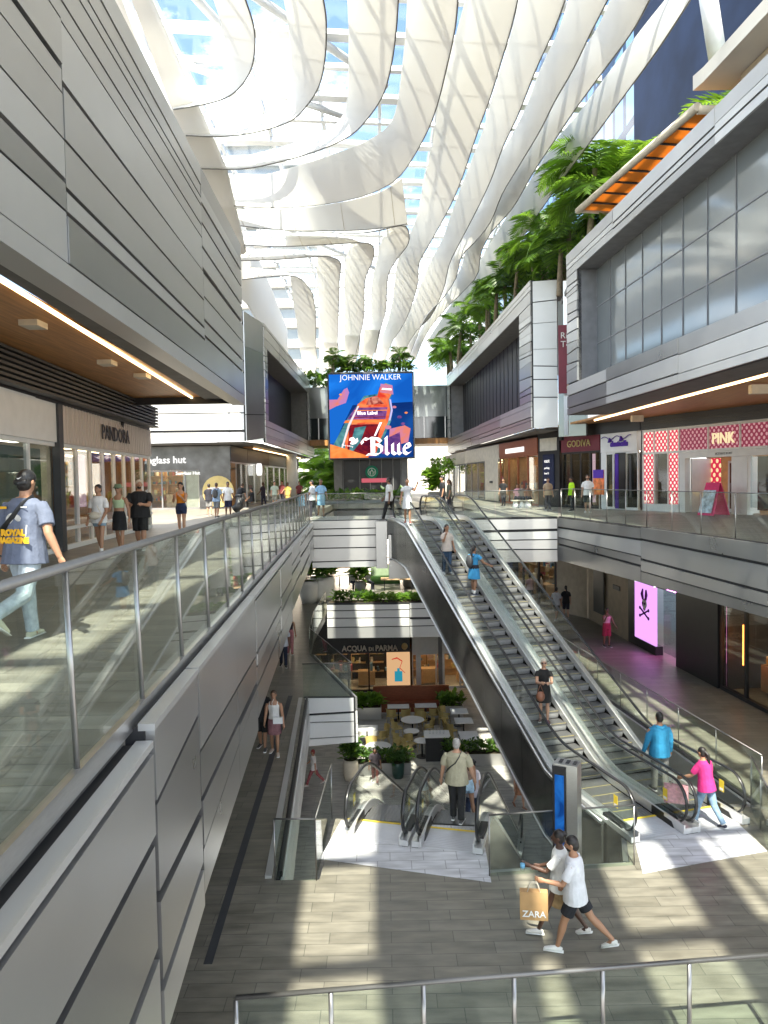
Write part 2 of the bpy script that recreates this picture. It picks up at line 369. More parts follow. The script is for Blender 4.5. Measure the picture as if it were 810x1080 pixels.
m = MB(); clad(m, ER[0], ER[1], (-1.78, -1.75), (.02, .02), 4, 1, 6, w=(4, 3, 2), slope=.08, gap=.03)
clad(m, ER[1], ER[2], (-1.75, -1.7), (.02, .02), 4, 1, 8, w=(3, 4, 2), slope=.08, gap=.03)
clad(m, ER[2], ER[3], (-1.7, -1.7), (.02, .02), 4, 2, 9, w=(3, 3, 2), slope=.08, gap=.03); m.build('cladding', CL, t)
# ------------------------------------------------------------------ glass railings
def railing(label, pts, h, step, postr=.02, hr=.028, glassmat='glass', group='glass railings', lean=0., base=.0, posts=True, flat=False):
    pts = [V(p) for p in pts]
    t = thing('glass_railing', label, 'railing', pts[0], 0, group)
    for a, b in zip(pts[:-1], pts[1:]):
        d = b-a; L = d.length; n = max(1, round(L/step)); u = d/L; nn = V((u.y, -u.x, 0))*lean
        up = V((0, 0, h))+nn
        for i in range(n):
            p = a+d*(i/n)+u*.02; q = a+d*((i+1)/n)-u*.02
            MB().hexa([p+V((0, 0, base)), q+V((0, 0, base)), q+V((u.y*-.012, u.x*.012, base)), p+V((u.y*-.012, u.x*.012, base)), p+up, q+up, q+up+V((u.y*-.012, u.x*.012, 0)), p+up+V((u.y*-.012, u.x*.012, 0))]).build('glass_pane', glassmat, t)
        if posts:
            for i in range(n+1):
                p = a+d*(i/n); s = nn.normalized()*.0 if lean else V((0, 0, 0))
                m = MB(); m.tube([p+V((0, 0, -.06)), p+up*.98], [(postr, postr*1.6)]*2, 8); m.build('post', 'post', t)
        m = MB()
        if flat: m.hexa([a+up+V((-hr*1.2, 0, 0)), b+up+V((-hr*1.2, 0, 0)), b+up+V((hr*1.2, 0, 0)), a+up+V((hr*1.2, 0, 0)), a+up+V((-hr*1.2, 0, hr)), b+up+V((-hr*1.2, 0, hr)), b+up+V((hr*1.2, 0, hr)), a+up+V((hr*1.2, 0, hr))][::1])
        else: m.tube([a+up, b+up], hr, 10)
        m.build('handrail', 'railsteel', t)
    return t
def rl(y): return (LX(y, -.06), y, .0)
railing('long glass railing with steel posts beside the man in the blue shirt', [rl(1.41), rl(30.67)], 1.155, 1.33, .012, .028, lean=-.03)
railing('frameless glass railing across the far end left of the escalator top', [(-3.0, 30.6, 0), (.25, 30.6, 0)], 1.1, 1.1, .01, .02, posts=False)
railing('frameless glass railing across the far end right of the escalator top', [(3.3, 30.6, 0), (7.2, 30.45, 0)], 1.1, 1.3, .01, .02, posts=False)
railing('glass railing in front of the polka dot shop on the right', [(ER[0][0]+.1, ER[0][1], 0), (ER[1][0]+.12, ER[1][1], 0), (ER[2][0]+.12, ER[2][1], 0), (ER[3][0]+.12, ER[3][1], 0)], 1.15, 1.45, .010, .012)
railing('steel topped glass railing nearest the camera on the middle level', [(-1.8, 8.25, L2), (4.7, 8.85, L2), (9, 9.25, L2)], 1.1, 1.02, .018, .03)
railing('glass guard rail on the right middle walkway facing the purple lit shop', [(7.85, 15.3, L2), (6.85, 23.8, L2), (6.0, 32, L2), (5.8, 39, L2)], 1.1, 1.6, .008, .014)
railing('short low glass railing at the foot of the rising escalators right side', [(7.05, 13.4, L2), (7.6, 15.25, L2)], 1.1, 1., .01, .018)
railing('glass railing before the gap left of the rising escalator foot', [(1.75, 12.75, L2), (4.4, 13.05, L2)], 1.1, 1.35, .008, .016)
railing('glass corner railing left of the descending escalators', [(-2.03, 12.75, L2), (-1.3, 12.72, L2), (-1.2, 15.2, L2)], 1.1, 2.5, .008, .016)
railing('glass railing round the projecting corner by the perfume shop', [(-2.75, 23.8, L2), (-1.15, 23.85, L2), (-3.12, 29.8, L2), (-3.3, 33.5, L2), (-3.2, 39.5, L2)], 1.1, 2.2, .006, .016, posts=False)
# middle level edge cladding
t = thing('balcony_fascia', 'white and grey clad corner of the middle floor jutting out by the walking girl', 'balcony edge', (-2, 23.8, L2))
m = MB(); clad(m, (-2.72, 23.75), (-1.08, 23.68), (-7.0, -6.85), (L2+.02, L2+.02), 4, 1, 31, w=(1, 1, 5), slope=.03, gap=.03)
clad(m, (-1.04, 23.74), (-3.0, 29.8), (-6.9, -6.9), (L2+.02, L2+.02), 4, 3, 32, w=(1, 1, 4)); m.build('cladding', ['joint', 'panelA', 'panelB', 'panelW'], t)
t = thing('balcony_fascia', 'pale clad edge of the middle floor running beside the descending escalators', 'balcony edge', (-2, 14, L2))
m = MB(); clad(m, (-1.96, 12.85), (-2.6, 23.7), (-6.6, -6.6), (L2-.03, L2-.03), 3, 4, 33, w=(1, 1, 4)); m.build('cladding', ['joint', 'panelA', 'panelC', 'panelW'], t)
MB().wall((-2.1, 12.8), (-2.74, 23.6), .12, L2+.005, L2+.06).build('edge_trim', 'panelC', t)
MB().wall((-1.92, 12.9), (-2.56, 23.6), .06, L2-.02, L2+.09).build('glazing_channel', 'black', t)
t = thing('balcony_fascia', 'dark clad front edge of the middle floor beneath the escalator foot', 'balcony edge', (3, 13, L2))
m = MB(); m.wall((1.7, 12.9), (4.3, 13.1), .1, -6.7, L2-.02); m.wall((4.35, 13.2), (4.75, 14.6), .1, -6.7, L2-.02); m.wall((7.0, 15.4), (7.7, 15.35), .1, -6.7, L2-.02); m.build('cladding', 'panelB', t)
t = thing('balcony_fascia', 'grey clad edge of the right middle walkway behind the rising escalators', 'balcony edge', (6.8, 24, L2))
m = MB(); clad(m, (5.62, 39.4), (5.92, 32), (-6.7, -6.7), (L2+.02, L2+.02), 3, 2, 35); clad(m, (5.92, 32), (6.77, 23.8), (-6.7, -6.7), (L2+.02, L2+.02), 3, 2, 36); clad(m, (6.77, 23.8), (7.73, 15.4), (-6.7, -6.7), (L2+.02, L2+.02), 3, 2, 37); m.build('cladding', CL, t)
# planter at the back of the void
t = thing('long_planter', 'long white clad planter with leafy plants above the perfume shop', 'planter', (0, 38.9, L2))
m = MB(); clad(m, (-3.1, 38.7), (5.6, 38.7), (-6.65, -6.7), (-4.78, -4.85), 4, 2, 41, w=(0, 1, 5), slope=.04, gap=.045, back=.9); m.build('box', ['joint', 'panelA', 'panelC', 'panelW'], t)
MB().box(-3.0, 5.5, 38.8, 39.5, -4.9, -4.78).build('soil', 'soil', t)
def foliage(x0, x1, y0, y1, z, h, n, size, seed=1, mats=('leaf',), name='foliage', parent=None, world=True):
    r = random.Random(seed); m = MB()
    for i in range(n):
        c = V((r.uniform(x0, x1), r.uniform(y0, y1), z+h*r.random()**.8)); a = r.uniform(0, 2*pi); el = r.uniform(.1, 1.2)
        d = V((cos(a)*cos(el), sin(a)*cos(el), sin(el))); s = V((-sin(a), cos(a), 0)); L = size*r.uniform(.6, 1.5); w = L*.2
        e = c+d*L+V((0, 0, -.25*L)); k = c+d*L*.5
        m.add([c, k+s*w, e, k-s*w], [(0, 1, 2, 3)], r.randrange(len(mats)))
    return m.build(name, list(mats), parent, world)
foliage(-2.8, -.6, 38.85, 39.5, -4.8, .5, 400, .3, 2, ('leaf', 'leafdark'), 'foliage', t)
foliage(-1.2, 5.4, 38.85, 39.5, -4.8, .32, 1500, .26, 3, ('leaf2', 'leaf'), 'foliage', t)
# ------------------------------------------------------------------ escalators
def escalator(label, loc, rz, W, L, z_lo, z_hi, a, b, down=False, darkside=True, sides=('l', 'r'), group='escalators', low_truss=0):
    """local: +y along travel away from camera, x across 0..W. height profile from z(0) to z(L) relative to loc.z"""
    rise = z_hi-z_lo; t = thing('escalator', label, 'escalator', loc, rz, group)
    def prof(s):
        q = (s-a)/(L-a-b); k = .55/(L-a-b)
        def ss(x):   # smooth ramp
            if x < -k: return 0
            if x > k: return x
            return (x+k)**2/(4*k)
        return rise*(ss(q)-ss(q-1))
    S = [i*L/70 for i in range(71)]
    # truss and skirt cladding
    m = MB()
    for x0, x1 in ((-.185, -.06), (W+.06, W+.185)):
        for i in range(70):
            s0, s1 = S[i], S[i+1]; p0, p1 = prof(s0), prof(s1)
            dp = 1.05 if 1 else 0
            m.hexa([(x0, s0, p0-dp), (x1, s0, p0-dp), (x1, s1, p1-dp), (x0, s1, p1-dp), (x0, s0, p0+.02), (x1, s0, p0+.02), (x1, s1, p1+.02), (x0, s1, p1+.02)])
    for i in range(70):
        s0, s1 = S[i], S[i+1]; p0, p1 = prof(s0), prof(s1)
        m.hexa([(-.06, s0, p0-1.05), (W+.06, s0, p0-1.05), (W+.06, s1, p1-1.05), (-.06, s1, p1-1.05), (-.06, s0, p0-.95), (W+.06, s0, p0-.95), (W+.06, s1, p1-.95), (-.06, s1, p1-.95)])
    m.build('truss', 'steel_dark', t, False)
    for sg in (0, 1):
        m = MB()
        for x0, x1, top in (((-.185, -.035, .13), (-.034, 0, .2)) if sg == 0 else ((W+.035, W+.185, .13), (W, W+.034, .2))):
            for i in range(70):
                s0, s1 = S[i], S[i+1]; p0, p1 = prof(s0), prof(s1)
                m.hexa([(x0, s0, p0+.021), (x1, s0, p0+.021), (x1, s1, p1+.021), (x0, s1, p1+.021), (x0, s0, p0+top), (x1, s0, p0+top), (x1, s1, p1+top), (x0, s1, p1+top)])
        m.build('skirt', 'deck', t, False)
    for x in (-.08, W+.08):
        m = MB()
        for i in range(2, 68):
            s0, s1 = S[i]+.004, S[i+1]; p0, p1 = prof(s0), prof(s1)
            m.hexa([(x-.006, s0, p0+.13), (x+.006, s0, p0+.13), (x+.006, s1, p1+.13), (x-.006, s1, p1+.13), (x-.006, s0, p0+.92), (x+.006, s0, p0+.92), (x+.006, s1, p1+.92), (x-.006, s1, p1+.92)])
        for e, sg in ((0, 1), (L, -1)):    # round newel glass
            c = (e+sg*.45, prof(e)+.53); pr = [(c[0]-sg*.39*cos(q), c[1]+.39*sin(q)) for q in [pi*(-.5+k/12) for k in range(13)]]
            pts = pr
            n = len(pts); vs = [(x-.006, y, z) for y, z in pts]+[(x+.006, y, z) for y, z in pts]
            m.add(vs, [tuple(range(n)), tuple(range(2*n-1, n-1, -1))]+[(i, (i+1) % n, n+(i+1) % n, n+i) for i in range(n)])
        m.build('glass_balustrade', 'balglass', t, False)
        pts = []
        for e, sg in ((0, 1),):
            pts += [(x, .75, prof(0)+.12), (x, .45, prof(0)+.10)]+[(x, .45-.44*cos(q), prof(0)+.54+.44*sin(q)) for q in [-pi*.5+pi*k/10 for k in range(1, 11)]]
        pts += [(x, s, prof(s)+.98) for s in S if .6 < s < L-.6]
        pts += [(x, L-.45+.44*cos(q), prof(L)+.54+.44*sin(q)) for q in [pi*.5-pi*k/10 for k in range(0, 10)]]+[(x, L-.45, prof(L)+.10), (x, L-.75, prof(L)+.12)]
        MB().tube(pts, [(.038, .022)]*len(pts), 8).build('handrail', 'rubber', t, False)
        inn = [(q[0], q[1], q[2]-.03) for q in pts[12:-12]]
        MB().tube(inn, .016, 6).build('handrail_track', 'steel', t, False)
    # steps
    run = .40; s = .9; st = None
    while s < L-1.0:
        zt = prof(s+run*.5); zp = prof(s-run*.5)
        mm = MB()
        up = rise > 0
        top = zt+.0
        lo = min(zt, prof(s-run*.5), prof(s+run*1.5))-.02
        pts = []
        mm.box(.01, W-.01, s, s+run, top-.05, top)
        dz = zt-zp
        if dz > .01:
            n = 6
            prev = None
            for k in range(n):   # curved riser
                q0, q1 = k/n, (k+1)/n; o0 = .05*sin(pi*q0*.5); o1 = .05*sin(pi*q1*.5)
                mm.add([(.01, s+.05-o0, top-dz*(1-q0)-.0), (W-.01, s+.05-o0, top-dz*(1-q0)), (W-.01, s+.05-o1, top-dz*(1-q1)), (.01, s+.05-o1, top-dz*(1-q1))], [(0, 1, 2, 3)], 2, True)
        if dz < -.01:
            mm.box(.01, W-.01, s-.02, s, top-.05, zp-.05)
        for g in range(13):      # tread grooves
            xx = .05+g*(W-.1)/12; mm.box(xx-.006, xx+.006, s+.015, s+run-.02, top, top+.008)
        mm.box(.02, W-.02, s+.002, s+.010, top+.0005, top+.006, 1)
        mm.build('step', ['step', 'stepline', 'riser'], t, False)
        s += run
    for e0, e1, zz in ((.05, .9, prof(0)), (L-1.0, L+.3, prof(L))):
        m = MB(); m.box(-.0, W+.0, e0, e1, zz-.03, zz+.014); 
        for g in range(10):
            y = e0+.1+(e1-e0-.2)*g/10; m.box(.02, W-.02, y, y+.035, zz+.014, zz+.018)
        o = m.build('landing_plate', 'plate', t, False)
        m = MB(); yy = e1-.06 if e0 < 1 else e0; m.box(.01, W-.01, yy, yy+.06, zz+.0185, zz+.024); m.build('comb', 'yellow', o, False)
    for x in (-.08, W+.08):   # floor feet of the newels and warning sticker
        m = MB(); m.hexa([(x-.1, .28, prof(0)+.0), (x+.1, .28, prof(0)), (x+.1, 1., prof(0)), (x-.1, 1., prof(0)), (x-.07, .42, prof(0)+.18), (x+.07, .42, prof(0)+.18), (x+.1, 1., prof(0)+.19), (x-.1, 1., prof(0)+.19)]); m.build('newel_base', 'rubber', t, False)
    sx = -.09 if not down else -.09
    for x in (-.095, W+.066):
        m = MB(); m.box(x, x+.004, .60, .74, prof(0)+.42, prof(0)+.66); o = m.build('warning_sticker', 'yellow', t, False)
        m = MB(); m.box(x-.001, x+.005, .62, .72, prof(0)+.44, prof(0)+.49); m.build('sticker_text', 'white', o, False)
    return t
ANG = math.atan2(4.35, 15.8)
ux = V((cos(ANG), sin(ANG))); base = V((4.78, 13.85))
e1 = escalator('left one of the two long rising escalators, with a woman in black riding it', (base.x, base.y, L2), ANG, .98, 16.35, 0, 5.4, 3.0, 1.95)
p = base+ux*1.36
e2 = escalator('right one of the two long rising escalators, carrying nobody on its steps', (p.x, p.y, L2), ANG, .98, 16.35, 0, 5.4, 3.0, 1.95)
t = thing('escalator_side_panel', 'large dark polished metal side of the rising escalators', 'cladding', (base.x, base.y, L2), ANG)
m = MB()
def prf(s):
    q = (s-3.0)/(16.35-4.95); return 5.4*max(0, min(1, q))
SS = [.9+i*(15.6)/13 for i in range(14)]
for i in range(13):
    s0, s1 = SS[i]+.006, SS[i+1]-.006
    m.hexa([(-.27, s0, prf(s0)-1.5), (-.225, s0, prf(s0)-1.5), (-.225, s1, prf(s1)-1.5), (-.27, s1, prf(s1)-1.5), (-.27, s0, prf(s0)-.02), (-.225, s0, prf(s0)-.02), (-.225, s1, prf(s1)-.02), (-.27, s1, prf(s1)-.02)])
m.build('panel', 'steel_dark', t, False)
m = MB(); m.tube([(-.29, s, prf(s)-1.5) for s in SS], .035, 6); m.tube([(-.25, s, prf(s)+.03) for s in SS], .05, 6); m.build('edge_trim', 'steel', t, False)
m = MB()
for i in range(13):
    s0, s1 = SS[i], SS[i+1]
    m.hexa([(-.22, s0, prf(s0)-1.5), (2.6, s0, prf(s0)-1.5), (2.6, s1, prf(s1)-1.5), (-.22, s1, prf(s1)-1.5), (-.22, s0, prf(s0)-1.4), (2.6, s0, prf(s0)-1.4), (2.6, s1, prf(s1)-1.4), (-.22, s1, prf(s1)-1.4)])
m.build('underside', 'charcoal', t, False)
# landing plates on the middle floor
struct(MB().prism([(4.45, 12.75), (7.0, 13.45), (7.0, 15.2), (4.85, 14.6)], L2+.002, L2+.008).build('landing_pavement', 'plates'))
ANG2 = -math.atan2(.25, .97)
d0 = V((-.78, 14.12)); u2 = V((cos(ANG2), sin(ANG2)))
escalator('empty escalator going down to the restaurant level, the left one of its pair', (d0.x, d0.y, L2), ANG2, .98, 11.6, 0, -5.2, 1.7, 1.7, True, group='descending escalators')
p = d0+u2*1.42
escalator('escalator going down to the restaurant level with a man in beige on it', (p.x, p.y, L2), ANG2, .98, 11.6, 0, -5.2, 1.7, 1.7, True, group='descending escalators')
struct(MB().prism([(-1.3, 13.45), (1.75, 12.55), (1.85, 14.6), (-1.0, 15.0)], L2+.002, L2+.008).build('landing_pavement', 'plates'))
# ------------------------------------------------------------------ upper buildings
def ltop(y): return -3.72-.0345*y
t = thing('clad_building', 'big grey metal panelled overhanging block above the jewellery shop', 'building', (-6, 10, 4.2))
A, B = (ltop(-6), -6), (ltop(24.3), 24.3)
m = MB(); clad(m, A, B, (4.45, 4.45), (8.95, 9.35), 11, 4, 5, out=.07, gap=.024, slope=.04, w=(7, 3, 3)); m.build('wall', CL, t)
m = MB(); m.wall((A[0]+.075, A[1]), (B[0]+.075, B[1]), .4, 4.15, 4.43, 0); m.build('lower_band', 'panelC', t)
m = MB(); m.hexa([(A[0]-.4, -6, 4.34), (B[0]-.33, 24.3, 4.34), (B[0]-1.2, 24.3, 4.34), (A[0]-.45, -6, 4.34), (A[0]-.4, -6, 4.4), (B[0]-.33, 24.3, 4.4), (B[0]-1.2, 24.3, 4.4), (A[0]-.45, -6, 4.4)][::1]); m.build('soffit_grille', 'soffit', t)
m = MB(); clad(m, (B[0], 24.3), (-9.5, 24.3), (4.2, 4.2), (9.3, 9.3), 6, 2, 6); m.prism([(-4, -6), (-4.7, 24.2), (-14, 24.2), (-14, -6)], 9.0, 9.15, 1); m.build('roof', CL, t)
m = MB(); m.prism([(-4.62, -6), (-5.75, 24.9), (-8.9, 24.9), (-7, -6)], 4.43, 4.5); m.build('timber_soffit', 'wood', t)
m = MB(); m.hexa([(-4.6, -6, 4.38), (-4.54, -6, 4.38), (-6.22, 24.8, 4.38), (-6.28, 24.8, 4.38), (-4.6, -6, 4.425), (-4.54, -6, 4.425), (-6.22, 24.8, 4.425), (-6.28, 24.8, 4.425)])
m = MB(); m.hexa([(-5.13+.74-.3+.0, 4, 4.38), (-4.62, 4, 4.38), (-6.2, 24.8, 4.38), (-6.25, 24.8, 4.38), (-4.69, 4, 4.425), (-4.62, 4, 4.425), (-6.2, 24.8, 4.425), (-6.27, 24.8, 4.425)]); m.build('light_strip', 'bright', t)
for (x, y) in ((35, 341), (113, 382), (150, 396)):
    q = G(x, y, 4.4); m = MB(); m.box(q.x-.16, q.x+.16, q.y-.2, q.y+.2, 4.33, 4.43); m.build('ceiling_fitting', 'cream', t)
# louvres above the shops
m = MB(); 
for k in range(7):
    z = 3.68+k*.11; m.hexa([(-6.72+.02, 2, z), (-6.5, 2, z), (-8.22, 27.3, z), (-8.5, 27.3, z), (-6.72, 2, z+.06), (-6.5, 2, z+.06), (-8.22, 27.3, z+.06), (-8.5, 27.3, z+.06)])
m.build('louvre_blade', 'charcoal', t)
MB().wall((-6.72, 2), (-8.55, 27.4), .3, 3.6, 4.43).build('louvre_backing', 'black', t) if 0 else MB().hexa([(-7.3, 2, 3.6), (-6.74, 2, 3.6), (-8.55, 27.3, 3.6), (-9.0, 27.3, 3.6), (-7.3, 2, 4.43), (-6.74, 2, 4.43), (-8.55, 27.3, 4.43), (-9.0, 27.3, 4.43)]).build('louvre_backing', 'black', t)
# generic facade with a recessed opening; A>B with the outside on the right
def recessed(t, A, B, z0, z1, sa, sb, za, zb, seed, rows=(3, 3), mats=CL, infill='greyglass', depth=.75, cols=5, mull=10, kind='glass', sidecols=1, side_rows=12, slope=.05):
    A = V(A); B = V(B); d = B-A; L = d.length; u = d/L; n = V((-u.y, u.x))   # n: inwards
    P = lambda s: A+u*s
    m = MB()
    clad(m, P(0), P(L), (z0, z0), (za, za), rows[0], cols, seed, slope=slope)
    clad(m, P(0), P(L), (zb, zb), (z1, z1), rows[1], cols, seed+1, slope=slope)
    m.build('horizontal_cladding', mats, t)
    m = MB()
    if sa > .05: clad(m, P(0), P(sa), (za+.01, za+.01), (zb-.01, zb-.01), side_rows, sidecols, seed+2, slope=.03)
    if sa > .05: m.build('side_cladding', mats, t)
    m = MB()
    if L-sb > .05: clad(m, P(sb), P(L), (za+.01, za+.01), (zb-.01, zb-.01), side_rows, sidecols, seed+3, slope=.03); m.build('side_cladding', mats, t)
    m = MB()       # reveals
    a, b = P(sa), P(sb)
    m.hexa([(*(a-u*.1), za), (*(a), za), (*(a+n*depth), za), (*(a-u*.1+n*depth), za), (*(a-u*.1), zb), (*(a), zb), (*(a+n*depth), zb), (*(a-u*.1+n*depth), zb)])
    m.wall(a, b, depth, zb+.002, zb+.1); m.wall(a, b, depth, za-.1, za-.002)
    m.wall(b, b+u*.1, depth, za, zb); m.build('reveal', 'grey', t)
    MB().wall(a+n*depth, b+n*depth, .1, za, zb).build('glazing' if kind == 'glass' else 'louvre_screen', infill, t)
    m = MB()
    for i in range(mull+1 if mull > 4 else 1):
        q = a+n*(depth-.03)+u*((sb-sa)*i/mull); w = .009 if kind == 'glass' else .12
        m.wall(q-u*w, q+u*w, .03 if kind == 'glass' else .1, za, zb)
        if kind != 'glass': pass
    if kind == 'glass':
        for f in (.33, .66): m.wall(a+n*(depth-.02), b+n*(depth-.02), .015, za+(zb-za)*f-.02, za+(zb-za)*f+.02)
    m.build('mullion', 'grey' if kind == 'glass' else 'black', t)
def rface(y): return 7.8+.0575*(31.07-y)
t = thing('clad_building', 'silver panelled right hand block with a long glass window and terrace on top', 'building', (9, 25, 4.2))
LR = math.hypot(31.07-2, rface(2)-7.8)
recessed(t, (7.8, 31.07), (rface(2), 2), 4.2, 10.8, 1.35, LR-1, 5.47, 9.85, 51, rows=(3, 3), cols=5, mull=18, slope=.05)
m = MB(); clad(m, (9.4, 31.1), (7.82, 31.1), (4.2, 4.2), (10.8, 10.8), 9, 1, 52); m.prism([(7.9, 31), (19, 31), (19, 2), (rface(2)+.1, 2)], 10.6, 10.75, 1); m.build('roof', CL, t)
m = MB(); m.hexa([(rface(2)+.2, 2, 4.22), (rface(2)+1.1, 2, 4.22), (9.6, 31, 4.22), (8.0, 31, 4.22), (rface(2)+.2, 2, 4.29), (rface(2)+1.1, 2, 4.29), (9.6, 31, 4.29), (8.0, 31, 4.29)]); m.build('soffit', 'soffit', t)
m = MB()
for k in range(5): m.wall((9.6-.0, 17.2), (9.25, 21.5), .04, 7.65+k*.17, 7.72+k*.17) if 0 else None
q0, q1 = V((rface(17)+1.02, 17)), V((rface(12)+1.02, 12))
m.wall(q0, q1, .05, 7.25, 8.1); m.build('vent_grille', 'black', t)
t = thing('clad_building', 'middle right block with dark slatted opening and bright panelled end wall', 'building', (8, 45, 4.2))
LR = math.hypot(73-38.6, 7.8-6.46)
recessed(t, (6.46, 73), (7.8, 38.6), 4.2, 11.8, 1.6, LR-2.6, 5.6, 10.6, 61, rows=(4, 3), mats=CL, infill='charcoal', kind='slat', mull=22, depth=1.3, cols=4)
m = MB(); clad(m, (7.85, 38.55), (9.05, 38.3), (4.2, 4.2), (11.75, 11.75), 7, 1, 62, w=(0, 0, 1), slope=.01); m.build('end_wall', CL, t)
m = MB(); m.prism([(7.8, 38.7), (19, 38.7), (19, 72), (6.6, 72)], 11.5, 11.7); m.build('roof', 'grey', t)
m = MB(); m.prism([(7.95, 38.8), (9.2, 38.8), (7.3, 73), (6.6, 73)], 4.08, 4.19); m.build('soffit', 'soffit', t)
t = thing('glass_link', 'narrow grey glass strip between the two right hand blocks', 'glass wall', (9.3, 37.5, 3.8))
m = MB(); m.wall((9.06, 38.2), (10.2, 37.2), .2, 3.7, 10.6); m.build('pane', 'greyglass', t)
MB().prism([(8.3, 31.25), (19, 31.25), (19, 38.3), (9.2, 38.1)], 10.45, 10.65).build('roof_deck', 'grey', t); MB().wall((8.95, 36.6), (9.12, 36.5), .1, 3.7, 11.2).build('frame', 'steel', t)
t = thing('hanging_banner', 'tall dark red banner with small white words in the gap between blocks', 'banner', (9, 36, 6))
MB().wall((8.62, 36.3), (9.5, 36.0), .05, 5.7, 9.0).build('cloth', 'maroon', t); 
text('Ris\nTo', .42, 'white', t, (8.95-9, 36.18-36, 8.35-6), .01)
MB().tube([(9.0, 36.08, 5.9), (9.2, 36.02, 6.6), (9.35, 35.97, 7.2)], [.06, .11, .04], 6).build('printed_arm', 'woodlight', t)
# timber soffit + LED over right walkway
t = thing('timber_canopy', 'long timber soffit with a thin light line above the right hand shops', 'ceiling', (10, 30, 4.3))
m = MB(); m.prism([(10.55, 6), (9.75, 36), (8.75, 45), (7.2, 74), (10.4, 74), (11.5, 41), (12.5, 36), (19, 20), (19, 6)], 4.3, 4.4); m.build('timber_soffit', 'wood', t)
m = MB(); m.prism([(10.62, 8), (9.95, 34.9), (9.98, 34.9), (10.65, 8)], 4.23, 4.295); m.prism([(9.3, 42.5), (7.6, 72), (7.63, 72), (9.33, 42.5)], 4.23, 4.295); m.build('light_strip', 'bright', t)
for (x, y) in ((672, 437), (800, 404), (575, 462)):
    q = G(x, y, 4.3); m = MB(); m.box(q.x-.25, q.x+.25, q.y-.1, q.y+.1, 3.98, 4.25); m.build('exit_sign', 'cream', t)
# left second block
t = thing('clad_building', 'pale panelled block over the sunglasses shop with a big dark side opening', 'building', (-10, 50, 4.2))
m = MB(); clad(m, (-18, 45), (-8.35, 45), (4.15, 4.15), (12, 12), 11, 2, 71, w=(1, 1, 6), slope=.01, gap=.06); m.build('front_wall', ['joint', 'panelA', 'panelC', 'panelW'], t)
m = MB(); clad(m, (-8.3, 45.0), (-7.65, 48), (4.15, 4.5), (12, 11.9), 3, 1, 72, w=(1, 0, 2), slope=.01); m.build('corner_wall', CL, t)
recessed(t, (-7.6, 48), (-7.3, 78), 4.2, 11.9, 1.2, 25, 5.7, 10.4, 73, rows=(4, 3), cols=4, infill='charcoal', kind='slat', mull=4, depth=1.6)
m = MB(); m.prism([(-18, 45.2), (-8.3, 45.2), (-7.7, 48), (-7.4, 78), (-18, 78)], 11.6, 11.75); m.build('roof', 'grey', t)
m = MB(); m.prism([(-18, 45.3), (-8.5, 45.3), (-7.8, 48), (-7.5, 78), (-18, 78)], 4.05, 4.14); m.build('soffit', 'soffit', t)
m = MB(); m.prism([(-9.3, 49.5), (-8.7, 49.5), (-7.9, 74), (-9.2, 74)], 3.95, 4.04); m.build('timber_soffit', 'wood', t)
MB().prism([(-8.75, 50), (-8.65, 50), (-8.0, 72), (-8.1, 72)], 3.9, 3.945).build('light_strip', 'bright', t)
t = thing('column', 'round white column at the end of the left hand shop row', 'column', (-7.9, 64, 0))
MB().cyl((-7.9, 64), .45, 0, 4.05, 24).build('shaft', 'white', t); MB().cyl((-7.9, 64), .5, 0, .12, 24).build('base', 'grey', t)
# bridge and screen at the far end
t = thing('bridge_building', 'dark glazed bridge crossing the far end behind the big screen', 'building', (0, 74, 5))
m = MB(); m.box(-9, 9, 74.0, 80, 5.8, 7.9, 0); m.box(-9, 9, 74.05, 80, 8.5, 11.0, 1); m.box(-9, 9, 73.9, 80, 7.9, 8.5, 1); m.build('body', ['darkglass', 'greyglass'], t)
m = MB(); m.box(-9, 9, 73.8, 80, 5.2, 5.75); m.build('underside', 'wood', t); 
MB().box(-9, 9, 73.8, 73.85, 11.0, 12.0).build('glass_parapet', 'glass', t)
for i in range(9): x = -8.5+i*2.1; MB().box(x, x+.08, 73.9, 73.98, 5.8, 7.9).build('mullion', 'steel', t)
foliage(-8.5, -4.6, 74.5, 76, 11, 1.2, 220, .9, 11, ('leaf', 'leafdark'), 'foliage', t)
t = thing('cafe_kiosk', 'dark glass coffee shop beneath the big screen with a round green logo', 'shop', (-1.2, 71, 0))
m = MB(); m.box(-4.75, -3.95, 71, 76, 0, 3.75); m.box(1.75, 2.35, 71, 76, 0, 3.75); m.build('wall', 'grey', t)
m = MB(); m.box(-3.95, 1.75, 71.2, 71.25, 0, 3.75); m.build('glass_front', 'black', t)
for x in (-3.9, -2.3, -1.3, -.2, .9, 1.65): MB().box(x, x+.07, 71.1, 71.18, 0, 3.75).build('mullion', 'grey', t)
m = MB(); m.box(-2.1, .6, 71.02, 71.08, 1.45, 1.85); m.build('menu_board', em('menu', (.7, .15, .2), .8), t)
m = MB(); m.tube([(-1.1, 71.0, 2.45), (-1.1, 70.9, 2.45)], .62, 32); lo = m.build('logo_disc', col('logogreen', (.0, .22, .12)), t)
m = MB(); m.tube([(-1.1, 70.895, 2.45), (-1.1, 70.885, 2.45)], .40, 24); m.build('logo_ring', 'white', lo)
m = MB(); m.tube([(-1.1, 70.88, 2.45), (-1.1, 70.875, 2.45)], .34, 24); m.build('logo_centre', col('logogreen', (.0, .22, .12)), lo)
m = MB()
for sg in (-1, 1):
    m.tube([(-1.1+sg*.10, 70.87, 2.2), (-1.1+sg*.13, 70.87, 2.45), (-1.1+sg*.05, 70.87, 2.62)], .045, 5); m.tube([(-1.1+sg*.22, 70.87, 2.3), (-1.1+sg*.24, 70.87, 2.55)], .03, 5)
